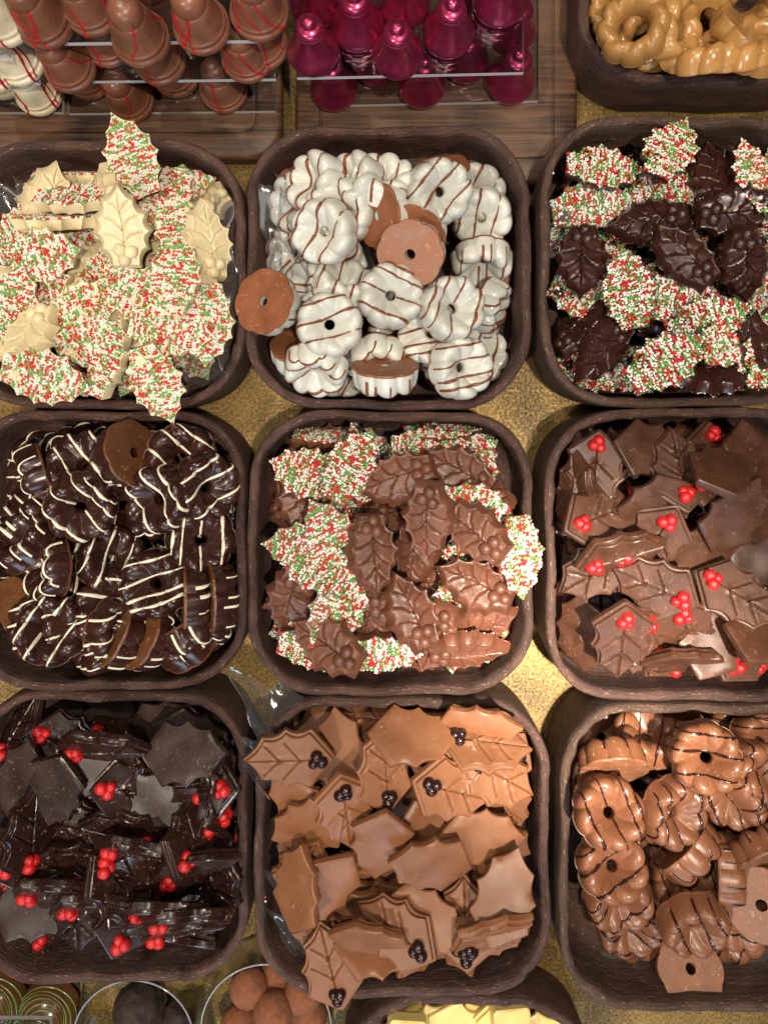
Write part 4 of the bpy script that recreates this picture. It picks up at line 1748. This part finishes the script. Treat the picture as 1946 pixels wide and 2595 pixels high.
for typ, u, v, z, ang, ta, lab in rowsY:
    x, y = world(800 + u * s1, 2350 + v * s1, z)
    x = min(max(x, TY['x0'] + 0.040), TY['x1'] - 0.040)
    ext = 0.017 if typ == 'c' else 0.029
    side = max(0.0, abs(x - (TY['x0'] + TY['x1']) / 2) - 0.022)
    y = min(y, TY['y1'] - 0.0066 - ext - side * 0.5)
    R = rotation(ang, typ == 'l' and 'berry' not in lab, 20, ta)
    mt = Matrix.Translation((x, y, z - 0.004)) @ R.to_4x4()
    o = obj('yellow_chocolate', CH if typ == 'c' else YB, mat=mt)
    tag(o, lab, 'chocolate', 'pale yellow chocolates')
    if 'berry' in lab:
        for (bx, by), r in BER_B:
            b = obj('berry', redb, o)
            b.location = (bx * LB, (by - 0.47) * LB, 0.0066)
            b.scale = (r * LB, r * LB, r * LB)

# ------------------------------------------------------------------ cellophane
def cello(quad, nu, nv, amp, seed, label):
    """thin crumpled film over four (px, py, z) corners; folds run mostly one way"""
    rng = np.random.RandomState(seed)
    C = []
    for px, py, z in quad:
        x, y = world(px, py, z)
        C.append(np.array([x, y, z]))
    nu, nv = nu * 4, nv * 4
    V, Fc = [], []
    folds = [(rng.uniform(-1, 1), rng.uniform(-1, 1) * 0.8, rng.uniform(0, 6), rng.uniform(7, 26)) for _ in range(8)]
    tri = lambda t: abs((t / pi) % 2 - 1) - 0.5
    for i in range(nu + 1):
        for j in range(nv + 1):
            a, b = i / nu, j / nv
            p = (1 - a) * (1 - b) * C[0] + a * (1 - b) * C[1] + a * b * C[2] + (1 - a) * b * C[3]
            wx, wy = a + 0.08 * sin(5 * b + seed), b + 0.06 * sin(6 * a + seed)
            f = sum(sin((fx * wx + fy * wy) * k * 0.55 + ph) for fx, fy, ph, k in folds[:5]) / 4 + 0.5 * sum(tri((fx * wx + fy * wy) * k * 0.4 + ph) for fx, fy, ph, k in folds[5:])
            e = (sin(9 * b + seed) + 0.5 * sin(23 * b)) * 0.005 * (a ** 3 - (1 - a) ** 3) + (sin(11 * a) + 0.5 * sin(27 * a)) * 0.004 * (b ** 3 - (1 - b) ** 3)
            V.append(p + np.array([0.3 * f * amp + e, 0.2 * f * amp - e, f * amp]))
    for i in range(nu):
        for j in range(nv):
            a = i * (nv + 1) + j
            Fc.append((a, a + nv + 1, a + nv + 2, a + 1))
    o = obj('cellophane_sheet', mesh_from('cellophane', V, Fc, M['cello'], None, True, 40))
    return tag(o, label, 'cellophane', 'clear cellophane liners')
cello([(606, 1722, 0.058), (760, 1745, 0.046), (720, 2000, 0.030), (640, 1985, 0.050)], 8, 14, 0.010, 1, 'crumpled clear cellophane sticking out over the corner of the caramel leaf tray')
cello([(690, 2230, 0.046), (760, 2240, 0.036), (800, 2420, 0.030), (715, 2400, 0.034)], 5, 8, 0.005, 2, 'cellophane fold glinting by the lower left wall of the caramel leaf tray')
cello([(1560, 2380, 0.016), (1980, 2330, 0.018), (1980, 2500, 0.020), (1540, 2480, 0.017)], 16, 7, 0.003, 3, 'crinkled cellophane on the floor of the striped milk ring tray')
cello([(480, 500, 0.040), (600, 520, 0.044), (590, 960, 0.034), (420, 1000, 0.024)], 6, 13, 0.004, 4, 'clear cellophane along the right wall of the white leaf tray')
cello([(-10, 460, 0.036), (80, 470, 0.030), (90, 600, 0.024), (-10, 620, 0.030)], 4, 5, 0.004, 5, 'scrap of cellophane at the left edge of the white leaf tray')
cello([(672, 480, 0.044), (740, 450, 0.036), (720, 760, 0.026), (668, 770, 0.040)], 3, 12, 0.003, 6, 'strip of cellophane against the left wall of the white ring tray')

# ------------------------------------------------------------------ loose sprinkles
crumb = {c: ico(0.00065, 2, M['spr_' + c], 'loose_sprinkle') for c in 'wrg'}
for px, py, z, c, lab in [(1402, 438, RIM + 0.0004, 'w', 'single white sprinkle on the rim of the dark leaf tray'),
                          (672, 2274, RIM + 0.0004, 'r', 'single red sprinkle on the rim of the caramel leaf tray'),
                          (673, 2285, RIM + 0.0004, 'w', 'single white sprinkle on the rim of the caramel leaf tray'),
                          (140, 2174, 0.0505, 'w', 'single white sprinkle on a dark leaf at the tray centre'),
                          (532, 2156, 0.0505, 'w', 'single white sprinkle on a dark leaf at the right')]:
    x, y = world(px, py, z)
    tag(obj('loose_sprinkle', crumb[c], None, (x, y, z)), lab, 'sprinkle')
